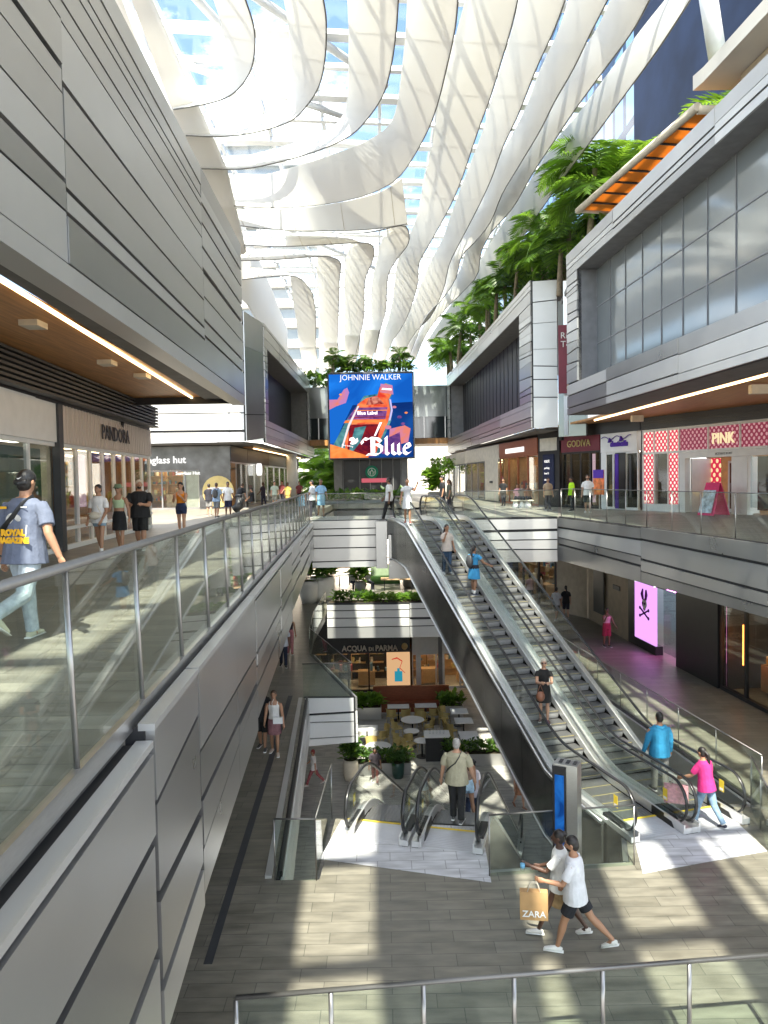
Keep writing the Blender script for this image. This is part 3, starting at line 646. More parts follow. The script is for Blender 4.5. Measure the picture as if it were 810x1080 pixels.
m.tube([(-1.1, 70.87, 2.55), (-1.1, 70.87, 2.74)], .05, 5); m.build('logo_figure', 'white', lo)
# screen
t = thing('advertising_screen', 'huge square blue screen showing an orange bottle and white lettering', 'screen', (-1.05, 70, 3.8))
SX, SZ = 7.85, 7.85
m = MB(); m.box(-SX/2-.15, SX/2+.15, .02, .5, -.15, SZ+.15); m.build('frame', 'charcoal', t, False)
m = MB(); m.box(-SX/2, SX/2, -.03, .015, 0, SZ); m.build('display', em2('scr_blue', (.005, .10, .50), (.015, .24, .9), 1.1, .18), t, False)
def spoly(name, pts, mat, k, parent=None):   # pts in 0..100 screen coords of the crop, y down
    m = MB(); q = [((x/100-.5)*SX, (1-y/100)*SZ) for x, y in pts]
    n = len(q); y0, y1 = -.03-.006*k, -.026-.006*k
    a = sum(q[i][0]*q[(i+1) % n][1]-q[(i+1) % n][0]*q[i][1] for i in range(n))
    if a < 0: q = q[::-1]
    tri = tessellate_polygon([[V((a_, b_, 0)) for a_, b_ in q]])
    m.add([(a_, y0, b_) for a_, b_ in q], [tuple(i) for i in tri]); m.build(name, mat, parent or t, False)
eO = em2('scr_or', (.75, .05, .03), (1., .28, .10), 1., .9); eR = em2('scr_rd', (.09, .008, .03), (.42, .02, .02), .9, .8); eP = em2('scr_pp', (.10, .04, .22), (.36, .12, .36), .9, 1.2); eT = em2('scr_tl', (.01, .10, .16), (.15, .42, .45), .9, .8); eK = em2('scr_pk', (.85, .25, .20), (.55, .25, .62), .9, .7); eL = em2('scr_lo', (.9, .15, .03), (1., .36, .10), 1., .6); eW = em('scr_w', (.95, .8, .85), 1.9); eD = em2('scr_db', (.004, .03, .18), (.01, .10, .42), 1., .22)
spoly('picture_shade', [(0, 38), (100, 34), (100, 100), (0, 100)], eD, 1); spoly('picture_shade', [(0, 38), (30, 33), (16, 60), (6, 82), (0, 82)], em('scr_b2', (.01, .16, .7), .9), 2)
spoly('bottle_outline', [(42, 26), (58, 24), (61, 15), (68, 11), (76, 14), (77, 23), (73, 30), (76, 42), (74, 56), (64, 78), (58, 98), (14, 98), (4, 84), (22, 52)], eT, 3)
spoly('bottle', [(44, 29), (58, 26), (61, 16), (68, 12), (75, 15), (75, 24), (71, 31), (73, 44), (70, 58), (60, 80), (54, 98), (18, 98), (18, 80), (28, 54), (34, 36)], eO, 4)
spoly('bottle_label', [(31, 40), (70, 40), (67, 54), (21, 54)], eP, 5); spoly('label_edge', [(19, 55), (68, 55), (67, 58), (17, 58)], eL, 6); spoly('bottle_body', [(24, 60), (62, 60), (55, 84), (50, 97), (20, 97)], eR, 6)
spoly('bottle_neck', [(62, 12), (76, 14), (77, 25), (61, 22)], eK, 6); spoly('bottle_glint', [(60, 58), (63, 58), (55, 74), (53, 74)], eW, 7)
spoly('picture_arm', [(0, 30), (10, 30), (18, 18), (22, 16), (24, 22), (20, 34), (8, 38), (0, 42)], eK, 6); spoly('picture_hand', [(72, 66), (90, 62), (97, 66), (94, 82), (70, 88)], eK, 6); spoly('picture_hand', [(66, 78), (84, 70), (86, 92), (62, 96)], eP, 7)
spoly('picture_corner', [(0, 83), (22, 90), (46, 98), (46, 100), (0, 100)], eL, 8); spoly('rosette', [(24, 76), (28, 75), (31, 78), (33, 76), (34, 80), (31, 83), (27, 84), (24, 83), (26, 80), (23, 79)], eW, 9)
text('JOHNNIE WALKER', .74, 'whitesign', t, (.0, -.12, 7.28), .01, bold=-.004, xs=.93)
for k_, (x_, y_, r_) in enumerate([(78, 40, 2.5), (84, 52, 3), (92, 47, 2), (70, 64, 4), (88, 60, 2.5), (14, 24, 2)]): spoly('picture_glow', [(x_+r_*cos(q*.63), y_+r_*.6*sin(q*.63)) for q in range(10)], [eK, eP, eL][k_ % 3], 6)
spoly('bottle_glint', [(34, 38), (36, 38), (24, 62), (14, 92), (12, 92), (22, 60)], em('gl', (.8, .75, .8), 1.1), 7); spoly('bottle_glint', [(72, 30), (74, 31), (76, 44), (73, 56), (71, 56), (74, 43)], em('gl2', (.55, .5, .9), 1.1), 7); spoly('label_shade', [(30, 43), (69, 43), (69.3, 44), (29.6, 44)], eL, 6); spoly('label_shade', [(26, 51), (67, 51), (67, 52), (25.5, 52)], eR, 6)
spoly('bottle_shade', [(30, 64), (44, 62), (36, 82), (26, 94), (22, 94)], eT, 7); spoly('bottle_shade', [(48, 28), (58, 27), (66, 36), (44, 37)], em2('bs', (.3, .02, .02), (.95, .4, .3), .9, 1.5), 6); spoly('bottle_shade', [(64, 17), (75, 18), (75, 20), (63, 19)], eW, 7)
text('Blue Label', .46, eW, t, (-.35, -.12, 4.05), .01, bold=.012)
text('Keep walking', .2, eW, t, (-2.3, -.12, 1.1), .005, rot=(pi/2, pi*.06, 0))
def nib(paths, x0, z0, sc, par):   # broad nib lettering
    m = MB(); w = V((.085, 0, .075))*sc
    k = 0
    for p in paths:
        for (a, b), (c, d) in zip(p[:-1], p[1:]):
            A = V((x0+a*sc, -.1-.002*k, z0+b*sc)); B = V((x0+c*sc, -.1-.002*k, z0+d*sc)); k += 1
            m.add([A-w, B-w, B+w, A+w], [(0, 1, 2, 3)])
    return m.build('blackletter_word', eW, par, False)
nib([[(.1, .95), (.3, 1.05), (.75, .98), (.95, .8), (.75, .62), (.35, .6)], [(.75, .62), (1.0, .45), (.98, .15), (.7, .0), (.3, .04), (.05, .0)], [(.38, 1.0), (.38, .05)], [(.5, .95), (.5, .08)], [(-.25, .85), (-.12, 1.02), (.1, .95)], [(-.25, .85), (-.2, .7)],
     [(1.28, 1.1), (1.28, .1), (1.42, .0)], [(1.2, 1.02), (1.34, 1.1)],
     [(1.62, .62), (1.68, .66), (1.68, .12), (1.85, .0), (2.05, .12)], [(2.05, .66), (2.05, .1), (2.18, .0)],
     [(2.42, .35), (2.78, .45), (2.68, .66), (2.5, .62), (2.4, .45), (2.4, .12), (2.6, .0), (2.8, .12)]], -.55, .28, 1.5, t)
# planters and small palms on top are added with the plants
# far background
t = thing('apartment_tower', 'white apartment tower with stacked balconies behind the far end', 'building', (-14, 120, 0))
m = MB(); m.box(-26, -9, 120, 140, 0, 60); m.build('wall', 'white', t)
for i in range(17): MB().box(-26.5, -8.5, 118.5, 120, 4+i*3.2, 5.1+i*3.2).build('balcony', 'white', t)
for i in range(16): MB().box(-25, -10, 119.9, 119.99, 5.3+i*3.2, 7.1+i*3.2).build('window', 'greyglass', t)
t = thing('plaza_building', 'sunlit white building across the street beyond the far end', 'building', (5, 100, 0))
MB().box(-3, 24, 98, 112, -.3, 9).build('wall', 'white', t); MB().box(-30, -10, 100, 112, -.3, 5).build('low_wall', 'white', t)
t = thing('glass_tower', 'dark blue office tower with mirrored windows rising above the palms', 'building', (22, 60, 0))
m = MB(); m.box(17, 40, 24, 50, 9, 75); m.build('blank_wall', 'navywall', t)
def facade_mat():
    m, nt, o = nm('towerfacade'); L = nt.links.new; b = N(nt, 'ShaderNodeBsdfPrincipled'); b.inputs['Roughness'].default_value = .08
    tc = N(nt, 'ShaderNodeTexCoord'); sp = N(nt, 'ShaderNodeSeparateXYZ'); cb = N(nt, 'ShaderNodeCombineXYZ'); L(tc.outputs['Object'], sp.inputs[0]); L(sp.outputs[1], cb.inputs[0]); L(sp.outputs[2], cb.inputs[1])
    br = N(nt, 'ShaderNodeTexBrick'); br.offset = 0; br.inputs['Scale'].default_value = 1; br.inputs['Brick Width'].default_value = 2.4; br.inputs['Row Height'].default_value = 3.2; br.inputs['Mortar Size'].default_value = .35
    br.inputs['Color1'].default_value = (.10, .26, .55, 1); br.inputs['Color2'].default_value = (.35, .55, .80, 1); br.inputs['Mortar'].default_value = (.02, .03, .06, 1)
    L(cb.outputs[0], br.inputs[0]); L(br.outputs[0], b.inputs['Base Color']); L(b.outputs[0], o.inputs[0]); return m
MB().box(17.3, 40, 50.2, 120, 4, 75).build('glass_wall', facade_mat(), t)
t = thing('roof_strut', 'slanting pale steel strut in front of the dark blue tower', 'strut', (16, 30, 11))
a, b = D(757, 62, 27), D(738, -60, 27); MB().tube([a, b], .32, 8).build('tube', 'beam', t)
t = thing('terrace_pavilion', 'white roofed box on the terrace at the upper right corner', 'pavilion', (13, 20, 10.8))
a = D(742, 86, 22); m = MB(); m.prism([(a.x, a.y), (a.x-.1, a.y+.5), (a.x+7, a.y+.5), (13.5, 9), (a.x+.9, 9)], a.z, a.z+.42); m.build('roof', 'panelW', t)
MB().prism([(a.x+.9, a.y-.4), (a.x+6, a.y), (13.2, 9), (a.x+1.7, 9)], 10.8, a.z-.02).build('wall', 'beige', t)
# ------------------------------------------------------------------ shops (local: x along the front, -y towards the mall)
def shop(name, label, A, B, z0, H, fas, fasmat, frame='charcoal', bays=5, interior='cream', glow='glowsoft', depth=3., base=.12, goods=True, group=None, doors=(), seed=1, glassm='shopglass', gstr=1.):
    A = V(A[:2]); B = V(B[:2]); d = B-A; L = d.length; rz = math.atan2(d.y, d.x)
    t = thing(name, label, 'shop', (A.x, A.y, z0), rz, group)
    m = MB(); m.box(0, L, 0, .25, H-fas, H); o = m.build('fascia', fasmat, t, False)
    m = MB(); m.box(0, L, .04, .2, 0, base); x = 0
    for i in range(bays+1):
        x = L*i/bays; w = .045; m.box(max(0, x-w), min(L, x+w), .05, .16, base, H-fas-.002)
    m.box(0, L, .055, .155, H-fas-.1, H-fas-.003); m.build('frame', frame, t, False)
    for i in range(bays):
        m = MB(); m.box(L*i/bays+.046, L*(i+1)/bays-.046, .1, .115, base, H-fas-.1); m.build('glass_pane', glassm, t, False)
    m = MB(); m.box(0, L, depth, depth+.1, 0, H); m.box(0, .08, .26, depth, 0, H); m.box(L-.08, L, .26, depth, 0, H); m.build('interior_wall', interior, t, False)
    MB().box(0, L, .17, depth, H-fas+.02, H-fas+.1).build('interior_ceiling', 'white', t, False)
    m = MB(); r = random.Random(seed)
    for i in range(max(2, int(L/1.4))):
        xx = .5+i*1.4; m.box(xx, min(xx+.7, L-.2), .6, .8, H-fas-.03, H-fas+.01); m.box(xx, min(xx+.7, L-.2), depth-.5, depth-.4, H-fas-.03, H-fas+.01)
    m.build('ceiling_light', glow, t, False)
    if goods:
        m = MB(); 
        n = max(2, int(L/1.1))
        for i in range(n):
            xx = .2+i*(L-.4)/n; w = (L-.4)/n*.8
            for k in range(4): m.box(xx, xx+w, depth-.4, depth-.02, .5+k*.55, .53+k*.55)
            m.box(xx, xx+.04, depth-.4, depth-.02, 0, 2.3)
        for i in range(max(1, int(L/2.4))):
            xx = .7+i*2.2; m.box(xx, min(xx+1., L-.1), 1.0, 1.6, .12, .95)
        m.build('shelf', 'woodlight', t, False)
        m = MB()
        for i in range(n*12):
            xx = r.uniform(.25, L-.35); k = r.randrange(4); h = r.uniform(.1, .34); m.box(xx, xx+r.uniform(.06, .2), depth-.38, depth-.15, .531+k*.55, .53+k*.55+h, r.randrange(4))
        for i in range(max(1, int(L/2.4))*5):
            xx = .75+r.random()*max(.3, L-1.5); h = r.uniform(.1, .5); m.box(xx, xx+.15, 1.1, 1.4, .955, .955+h, r.randrange(4))
        m.build('merchandise', [col('gA', (.45, .1, .12)), col('gB', (.75, .7, .6)), col('gC', (.1, .2, .3)), 'gold'], t, False)
    for (x0, x1, hh, mat) in doors:
        m = MB(); m.box(x0, x1, .03, .045, base*0+.02, hh); o = m.build('door', mat, t, False); MB().tube([(x1-.1, -.02, .9), (x1-.1, -.02, 1.4)], .015, 6).build('door_handle', 'steel', o, False)
    return t, L
M['wavefascia'] = pm('wavefascia', (.60, .52, .47), .5, 0, .10, 1., stretch=(12, 12, .05))
# left: jewellery shop
JA, JB = (-7.92, 18.4), (-8.62, 27.6)
t, L = shop('jewellery_shop', 'jewellery shop with cream ribbed sign band and dark raised letters', JA, JB, 0, 3.62, .95, 'wavefascia', 'white', 8, 'wood', 'glowwarm', seed=2)
m = MB(); [m.box(i*.24, i*.24+.10, -.02, 0, 2.68, 3.61) for i in range(int(L/.24))]; m.build('fascia_rib', 'wavefascia', t, False)
text('PANDORA', .62, 'black', t, (3.0, -.06, 2.95), .012, align='LEFT', xs=1.0, bold=.0)
m = MB(); m.tube([(5.22, -.06, 3.5), (5.22, -.08, 3.5)], .07, 8); [m.tube([(5.22+dx, -.06, 3.5), (5.22+dx*1.6, -.06, 3.62)], .018, 5) for dx in (-.1, 0, .1)]; m.build('crown_mark', 'black', t, False)
M['poster'] = pm('poster', (.62, .33, .22), .6, 0, .5, 2.5); M['posterpink'] = em('posterpink', (.85, .55, .65), .9)
m = MB(); m.box(.1, 1.0, .3, .33, .7, 2.5); m.build('window_poster', 'poster', t, False); m = MB(); m.box(2.5, 3.2, .5, .53, 1.0, 2.5); m.build('display_screen', 'posterpink', t, False)
m = MB(); m.box(0, L, .02, .1, .5, .58); m.build('window_rail', 'white', t, False)
# left: white corner shop nearest
A = V((-7.92, 18.3)); B = V((-6.85, 5.0))
t, L = shop('white_shop', 'plain white shopfront nearest the camera with a pale blank sign band', B, A, 0, 3.62, .95, 'white', 'white', 7, 'cream', 'glowsoft', seed=3)
m = MB(); m.box(L-.32, L-.02, -.06, .12, 0, 3.62); m.build('dark_pilaster', 'charcoal', t, False)
m = MB(); m.box(.3, L-.6, .3, .34, .15, 2.5); m.build('blind', pm('greenblind', (.10, .17, .14), .5), t, False)
text('M', .5, pm('tealtxt', (.1, .35, .4), .5), t, (8.6, -.03, 2.95), .02)
# left second block: eyewear shop facing the camera, then a row along the side
M['darkpanel'] = pm('darkpanel', (.09, .09, .095), .22, .3, .5, 1.2, rv=.1)
t, L = shop('eyewear_shop', 'dark fronted eyewear shop with white lettering at the far left corner', (-17, 47), (-9.7, 47), 0, 4.0, 1.5, 'darkpanel', 'grey', 5, 'wood', 'glowwarm', seed=4)
text('sunglass hut', .62, 'whitesign', t, (3.0, -.03, 2.95), .02, bold=.012)
text('Sunglass Hut', .3, 'whitesign', t, (4.6, -.02, 2.2), .01, bold=.01)
m = MB(); m.box(5.3, 7.28, -.02, .04, .1, 2.5); m.build('side_panel', 'darkpanel', t, False)
m = MB(); m.tube([(6.5, -.03, 1.1), (6.5, -.06, 1.1)], 1.0, 24); m.build('gold_disc', 'gold', t, False); m = MB(); m.box(5.95, 7.1, -.075, -.065, 1.25, 1.38); m.build('disc_lettering', 'white', t, False)
rows = [((-9.65, 47.05), (-9.5, 52), 'neon lit shop window at the corner with green and pink screens', 'leafdark'), ((-9.5, 52.1), (-9.3, 60), 'second shop along the far left row with a white round sign', 'grey'), ((-9.3, 60.1), (-9.1, 69), 'third shop along the far left row under the timber soffit', 'cream'), ((-9.1, 69.1), (-8.9, 78), 'last shop of the far left row by the palm', 'grey')]
for i, (a, b, lb, im) in enumerate(rows):
    t, L = shop('row_shop', lb, a, b, 0, 4.0, 1.0, 'charcoal', 'steel', 3, 'cream', 'glowsoft', seed=10+i, group='far left shop row', goods=i < 3)
    if i == 0:
        MB().box(.5, 1.6, .3, .33, .6, 2.6).build('display_screen', em('grn', (.25, .8, .25), .9), t, False); MB().box(2.6, 3.6, .3, .33, .6, 2.6).build('display_screen', em('pk2', (.9, .3, .35), .9), t, False)
    if i == 1: MB().tube([(3, -.05, 2.6), (3, -.35, 2.6)], .45, 20).build('round_sign', 'whitesign', t, False)
# right: lingerie shop
PA = V((12.05, 34.45)); pu = V((.398, -.917)).normalized()
def pr(s): return PA+pu*s
M['dots'] = None
def dots(name, bgc, dc, sc):
    m, nt, o = nm(name); L = nt.links.new; b = N(nt, 'ShaderNodeBsdfPrincipled'); b.inputs['Roughness'].default_value = .5
    tc = N(nt, 'ShaderNodeTexCoord'); mp = N(nt, 'ShaderNodeMapping'); mp.inputs['Scale'].default_value = (1/sc, 0, 1/sc)
    vm = N(nt, 'ShaderNodeSeparateXYZ'); L(tc.outputs['Object'], mp.inputs[0]); L(mp.outputs[0], vm.inputs[0])
    def cell(ox, oz):
        a = N(nt, 'ShaderNodeMath', operation='ADD'); a.inputs[1].default_value = ox; L(vm.outputs[0], a.inputs[0]); f = N(nt, 'ShaderNodeMath', operation='FRACT'); L(a.outputs[0], f.inputs[0])
        a2 = N(nt, 'ShaderNodeMath', operation='ADD'); a2.inputs[1].default_value = oz; L(vm.outputs[2], a2.inputs[0]); f2 = N(nt, 'ShaderNodeMath', operation='FRACT'); L(a2.outputs[0], f2.inputs[0])
        c = N(nt, 'ShaderNodeCombineXYZ'); L(f.outputs[0], c.inputs[0]); L(f2.outputs[0], c.inputs[2]); ds = N(nt, 'ShaderNodeVectorMath', operation='DISTANCE'); ds.inputs[1].default_value = (.5, 0, .5); L(c.outputs[0], ds.inputs[0])
        lt = N(nt, 'ShaderNodeMath', operation='LESS_THAN'); lt.inputs[1].default_value = .23; L(ds.outputs['Value'], lt.inputs[0]); return lt
    c1, c2 = cell(0, 0), cell(.5, .5); mxm = N(nt, 'ShaderNodeMath', operation='MAXIMUM'); L(c1.outputs[0], mxm.inputs[0]); L(c2.outputs[0], mxm.inputs[1])
    mx = N(nt, 'ShaderNodeMixRGB'); mx.inputs[1].default_value = (*bgc, 1); mx.inputs[2].default_value = (*dc, 1); L(mxm.outputs[0], mx.inputs[0]); L(mx.outputs[0], b.inputs['Base Color']); L(b.outputs[0], o.inputs[0]); 
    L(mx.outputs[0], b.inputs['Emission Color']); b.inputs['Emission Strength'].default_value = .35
    return m
M['dots'] = dots('dots', (.50, .012, .055), (.8, .72, .62), .30); M['dots2'] = dots('dots2', (.16, .008, .035), (.38, .2, .22), .30); M['dotsgold'] = dots('dotsgold', (.50, .012, .055), (.8, .62, .35), .42)
PL = 11.5
SCL = 1
t = thing('polka_dot_shop', 'white shopfront with red polka dot panels and gold capital letters', 'shop', (PA.x, PA.y, 0), math.atan2(pu.y, pu.x)); t.scale = (.757, 1, .955)
m = MB(); m.box(0, PL, .0, .2, 2.72, 2.82); m.box(0, PL, .0, .2, 3.78, 3.9); m.box(0, .1, 0, .2, 0, 3.78); m.box(0, 2.9, 0, .2, 0, .35)
for x in (.95, 2.05, 2.9, 5.0, 7.1, 9.2): m.box(x, x+.08, -.005, .2, 2.82, 3.78)
for x in (.95, 2.05, 2.9): m.box(x, x+.08, -.005, .2, .35, 2.72)
m.box(3.0, 3.4, 0, .3, 0, 2.5); m.box(2.98, PL, 0, .35, 2.45, 2.715); m.box(6.6, 7.6, 0, .3, 0, 2.44); m.box(3.4, 6.6, 1.5, 1.6, 0, .3); m.box(3.41, 3.5, .3, 1.5, 0, 2.44); m.box(6.5, 6.59, .3, 1.5, 0, 2.44)
m.build('white_frame', 'white', t, False)
for i, (x0, x1, z0, z1, mt) in enumerate([(.1, .95, 2.82, 3.78, 'dots'), (1.03, 2.05, 2.82, 3.78, 'dots'), (2.13, 2.9, 2.82, 3.78, 'dots'), (.1, .95, .35, 2.72, 'dots'), (2.13, 2.9, .35, 2.72, 'dots'), (2.98, 5.0, 2.82, 3.78, 'dots2'), (5.08, 7.1, 2.82, 3.78, 'dots2'), (7.18, 9.2, 2.82, 3.78, 'dots2'), (9.28, PL, 2.82, 3.78, 'dots2')]):
    MB().box(x0, x1, .05, .09, z0, z1).build('dotted_panel', mt, t, False)
MB().box(3.55, 4.2, 1.4, 1.45, .3, 2.44).build('dotted_column', 'dotsgold', t, False)
text('PINK', .68, em('paleg', (1., .82, .5), .9), t, (6.1, -.04, 3.02), .03, bold=.0); text('VICTORIA\'S SECRET', .13, 'grey', t, (6.1, -.01, 2.55), .005)
MB().box(1.03, 2.05, .1, .12, .35, 2.72).build('glass_pane', 'shopglass', t, False); MB().box(7.7, PL, .1, .12, .3, 2.44).build('glass_pane', 'shopglass', t, False)
m = MB(); m.box(1.6, 2.0, .5, .55, .5, 2.3); m.build('window_poster', 'redscreen', t, False)
m = MB(); m.box(4.6, 6.3, 1.52, 1.56, .0, 2.3); dd = m.build('door_frame', 'white', t, False)
for x in (4.75, 5.5): 
    o = MB().box(x, x+.62, 1.49, 1.515, .15, 2.2).build('door', pm('doorbrown', (.12, .04, .02), .15), t, False); MB().tube([(x+.1, 1.45, .9), (x+.1, 1.45, 1.3)], .015, 6).build('door_handle', 'steel', o, False)
m = MB(); m.box(0, PL, 4, 4.1, 0, 3.8); m.build('interior_wall', 'woodlight', t, False); m = MB(); [m.box(1+i*2, 1.8+i*2, 2.4, 2.6, 2.6, 2.65) for i in range(5)]; m.build('ceiling_light', 'glowwarm', t, False)
m = MB(); m.box(8.0, 8.9, .2, .3, .2, 2.4); m.build('door', pm('doorbrown2', (.10, .04, .03), .15), t, False)
# dark surround above right shops
t = thing('sign_band', 'dark horizontal band above the right hand shops', 'wall', (12, 34, 3.6))
a, b, c2_ = pr(-13.5), pr(-.02), pr(PL)
m = MB(); m.wall(pr(-.1), c2_, .4, 3.73, 4.3); m.wall((10.0-.0, 38.9), pr(-.15), .4, 3.73, 4.3); m.wall((7.0, 62), (9.6, 39.8), .4, 3.6, 4.3)
for k in range(3): z = 3.8+k*.14; m.wall(pr(0)+V((-.05, -.02)), c2_+V((-.05, -.02)), .05, z, z+.05)
m.build('band', 'black', t)
# purple sign shop
t, L = shop('white_sign_shop', 'small white shopfront with curly purple sign next to polka dot shop', pr(-2.9), pr(-.35), 0, 3.9, 1.1, 'white', 'white', 3, 'charcoal', 'glowsoft', goods=False, seed=6)
PU = col('purple', (.09, .03, .36)); text('chantecaille', .36, PU, t, (1.35, -.03, 3.08), .02, bold=.02, shear=.15, xs=.72)
m = MB(); m.tube([(.1+i*.1, -.04, 3.5+.08*sin(i*.7)) for i in range(22)], .018, 5); m.tube([(.75, -.04, 3.3), (.7, -.04, 3.5)], [.14, .03], 6); m.tube([(1.55, -.04, 3.32), (1.5, -.04, 3.55)], [.14, .03], 6); m.build('sign_curl', PU, t, False)
MB().box(1.05, 1.75, .0, .04, .05, 2.75).build('dark_doorway', 'black', t, False); MB().box(1.05, 1.3, -.02, -.002, .05, 2.7).build('purple_curtain', PU, t, False); MB().box(0, .4, .02, .05, .05, 2.78).build('side_pier', 'white', t, False); MB().box(2.0, 2.15, .02, .05, .6, 2.6).build('slot_window', 'charcoal', t, False)
t, L = shop('chocolate_shop', 'dark maroon shopfront with gold lettering left of the white sign shop', pr(-6.1), pr(-3.0), 0, 3.9, .95, 'maroon', 'black', 4, 'charcoal', 'glowwarm', seed=7)
text('GODIVA', .5, 'gold', t, (1.5, -.03, 3.2), .02)
MB().box(2.0, 2.4, .3, .34, .3, 2.8).build('window_poster', 'posterpink', t, False)
t = thing('directory_pillar', 'black pillar with a glowing shop directory beside the maroon shop', 'sign', (*pr(-8.2), 0), math.atan2(pu.y, pu.x))
m = MB(); m.box(0, 1.95, 0, .5, 0, 4.2); m.build('pillar', 'black', t, False); m = MB(); m.box(.5, 1.5, -.05, -.001, .9, 2.9); sc = m.build('panel', col('navy', (.01, .015, .05)), t, False)
m = MB(); m.box(.2, 1.75, -.03, -.001, 3.1, 3.8); m.build('upper_panel', 'cream', t, False)
for s_, z_ in (('east', 2.45), ('parking', 2.1), ('level 3', 1.8), ('shops', 1.45)): text(s_, .3 if z_ > 2.3 else .16, 'whitesign', t, (.65, -.06, z_), .005, align='LEFT')
t, L = shop('fashion_shop', 'warm lit glass shopfront with a bright white sign left of the directory', (7.75, 49.5), pr(-8.3), 0, 3.9, .9, 'woodred', 'woodred', 4, 'woodlight', 'glowwarm', seed=8)
MB().box(1.5, 5.2, -.03, -.001, 3.2, 3.5).build('light_sign', 'whitesign', t, False)
t, L = shop('cream_shop', 'cream panelled shopfront with a small dark arrow further down on the right', (6.7, 61), (7.75, 49.6), 0, 3.9, 1.0, 'cream', 'grey', 5, 'cream', 'glowwarm', seed=9)
MB().box(7.5, 11.3, -.04, -.001, .1, 3.8).build('cream_panel', 'cream', t, False); MB().prism([(9, -.08), (9.8, -.08), (9.8, -.045), (9, -.045)], 1.3, 1.45).build('arrow_mark', 'charcoal', t, False)
t, L = shop('end_shop', 'pale shopfront at the far right end beyond a grey pillar', (6.0, 74), (6.7, 61.2), 0, 3.9, 1.0, 'cream', 'grey', 4, 'cream', 'glowsoft', seed=12, goods=False)
t = thing('a_board', 'pink folding sandwich board on the walkway before the polka dot shop', 'sign', (13.2, 29.6, 0), math.atan2(pu.y, pu.x))
m = MB(); m.hexa([(-.4, -.45, 0), (.4, -.45, 0), (.4, -.41, 0), (-.4, -.41, 0), (-.33, -.04, 1.3), (.33, -.04, 1.3), (.33, 0, 1.3), (-.33, 0, 1.3)]); o = m.build('front_board', 'red', t, False); o.data.materials[0] = col('hotpink', (.75, .05, .18))
m = MB(); m.hexa([(-.4, .41, 0), (.4, .41, 0), (.4, .45, 0), (-.4, .45, 0), (-.33, .02, 1.3), (.33, .02, 1.3), (.33, .06, 1.3), (-.33, .06, 1.3)]); m.build('back_board', col('hotpink', (.75, .05, .18)), t, False)
m = MB(); m.hexa([(-.36, -.456, .1), (.3, -.456, .1), (.3, -.452, .1), (-.36, -.452, .1), (-.3, -.19, 1.0), (.3, -.19, 1.0), (.3, -.18, 1.0), (-.3, -.18, 1.0)]); m.build('poster', pm('bluepst', (.45, .55, .65), .5, 0, .6, 6), t, False)
q = pr(-1.9)+V((-.9, -.4))
t = thing('poster_stand', 'orange and purple poster stand outside the white sign shop', 'sign', (q.x, q.y, 0), math.atan2(pu.y, pu.x))
MB().box(-.38, .38, 0, .04, .75, 1.95).build('poster', pm('opost', (.75, .2, .06), .5, 0, .6, 4), t, False); MB().box(-.38, .38, -.01, -.002, 1.55, 1.95).build('poster_top', PU, t, False); m = MB(); m.box(-.03, .03, .045, .09, 0, 1.9); m.box(-.25, .25, -.1, .2, 0, .03); m.build('stand', 'steel', t, False)
# ------------------------------------------------------------------ middle level shops, right
qa, qb = V((10.3, 31.2)), V((11.7, 13.0)); qu = (qb-qa).normalized()
def ql(s): return qa+qu*s
t = thing('beige_wall', 'beige wall with a dark tall niche on the right of the middle level', 'wall', (9.8, 34, L2))
MB().wall((10.05, 36.4), ql(0), .3, L2, -.95).build('wall', 'beige', t); MB().wall((9.0, 38.6), (10.0, 36.5), .3, L2, -.95).build('wall', 'beige', t); m = MB(); m.wall((10.10, 35.2), (10.19, 33.8), .04, L2+.6, L2+3.2) ; m.wall((9.95, 35.2), (10.05, 33.9), .04, L2+.6, L2+3.2); m.build('niche', 'charcoal', t)
MB().wall((10.17, 32.9), (10.22, 32.1), .03, L2+2, L2+2.2).build('wall_sign', 'charcoal', t)
t = thing('menswear_shop', 'black shopfront with a glowing lilac rabbit skull screen on the middle level', 'shop', (*ql(0), L2), math.atan2(qu.y, qu.x))
m = MB(); m.box(0, .6, -.0, .3, 0, 4.4); m.box(.6, 3.3, 0, .3, 2.68, 4.4); m.box(2.6, 3.3, .9, 1.2, 0, 3.1); m.box(4.3, 7.2, 0, .3, 0, 4.4); m.box(3.3, 4.3, 0, .3, 2.95, 4.4); m.build('black_front', 'black', t, False)
MB().box(.62, 2.6, .02, .08, .35, 2.68).build('lit_screen', 'pinkscreen', t, False); MB().box(.6, 2.62, .0, .3, 0, .34).build('screen_base', 'black', t, False)
MB().box(3.3, 4.25, .0, .03, .3, 2.9).build('glass_pane', 'shopglass', t, False); MB().box(2.7, 4.3, 2., 2.05, 0, 3.1).build('pink_interior', em('pkint', (.85, .25, .5), 1.2), t, False); MB().box(2.65, 4.25, .35, .85, 2.6, 2.64).build('ceiling_light', em('magenta_spill', (1., .18, .85), 14.), t, False)  # last box: glowing panel added inside the doorway to spill purple onto the floor
m = MB(); [m.box(3.3, 4.2, 1.2, 1.6, .5+k*.7, .54+k*.7) for k in range(4)]; m.build('shelf', 'white', t, False)
text('Psycho Bunny', .42, 'whitesign', t, (1.6, -.04, 2.78), .03, bold=.012)
m = MB(); cx, cz = 1.6, 1.75
m.ell((cx, -.0, cz+.12), (.24, .03, .2)); m.ell((cx, -.0, cz-.05), (.13, .03, .12)); m.build('logo_skull', 'white', t, False)
m = MB()
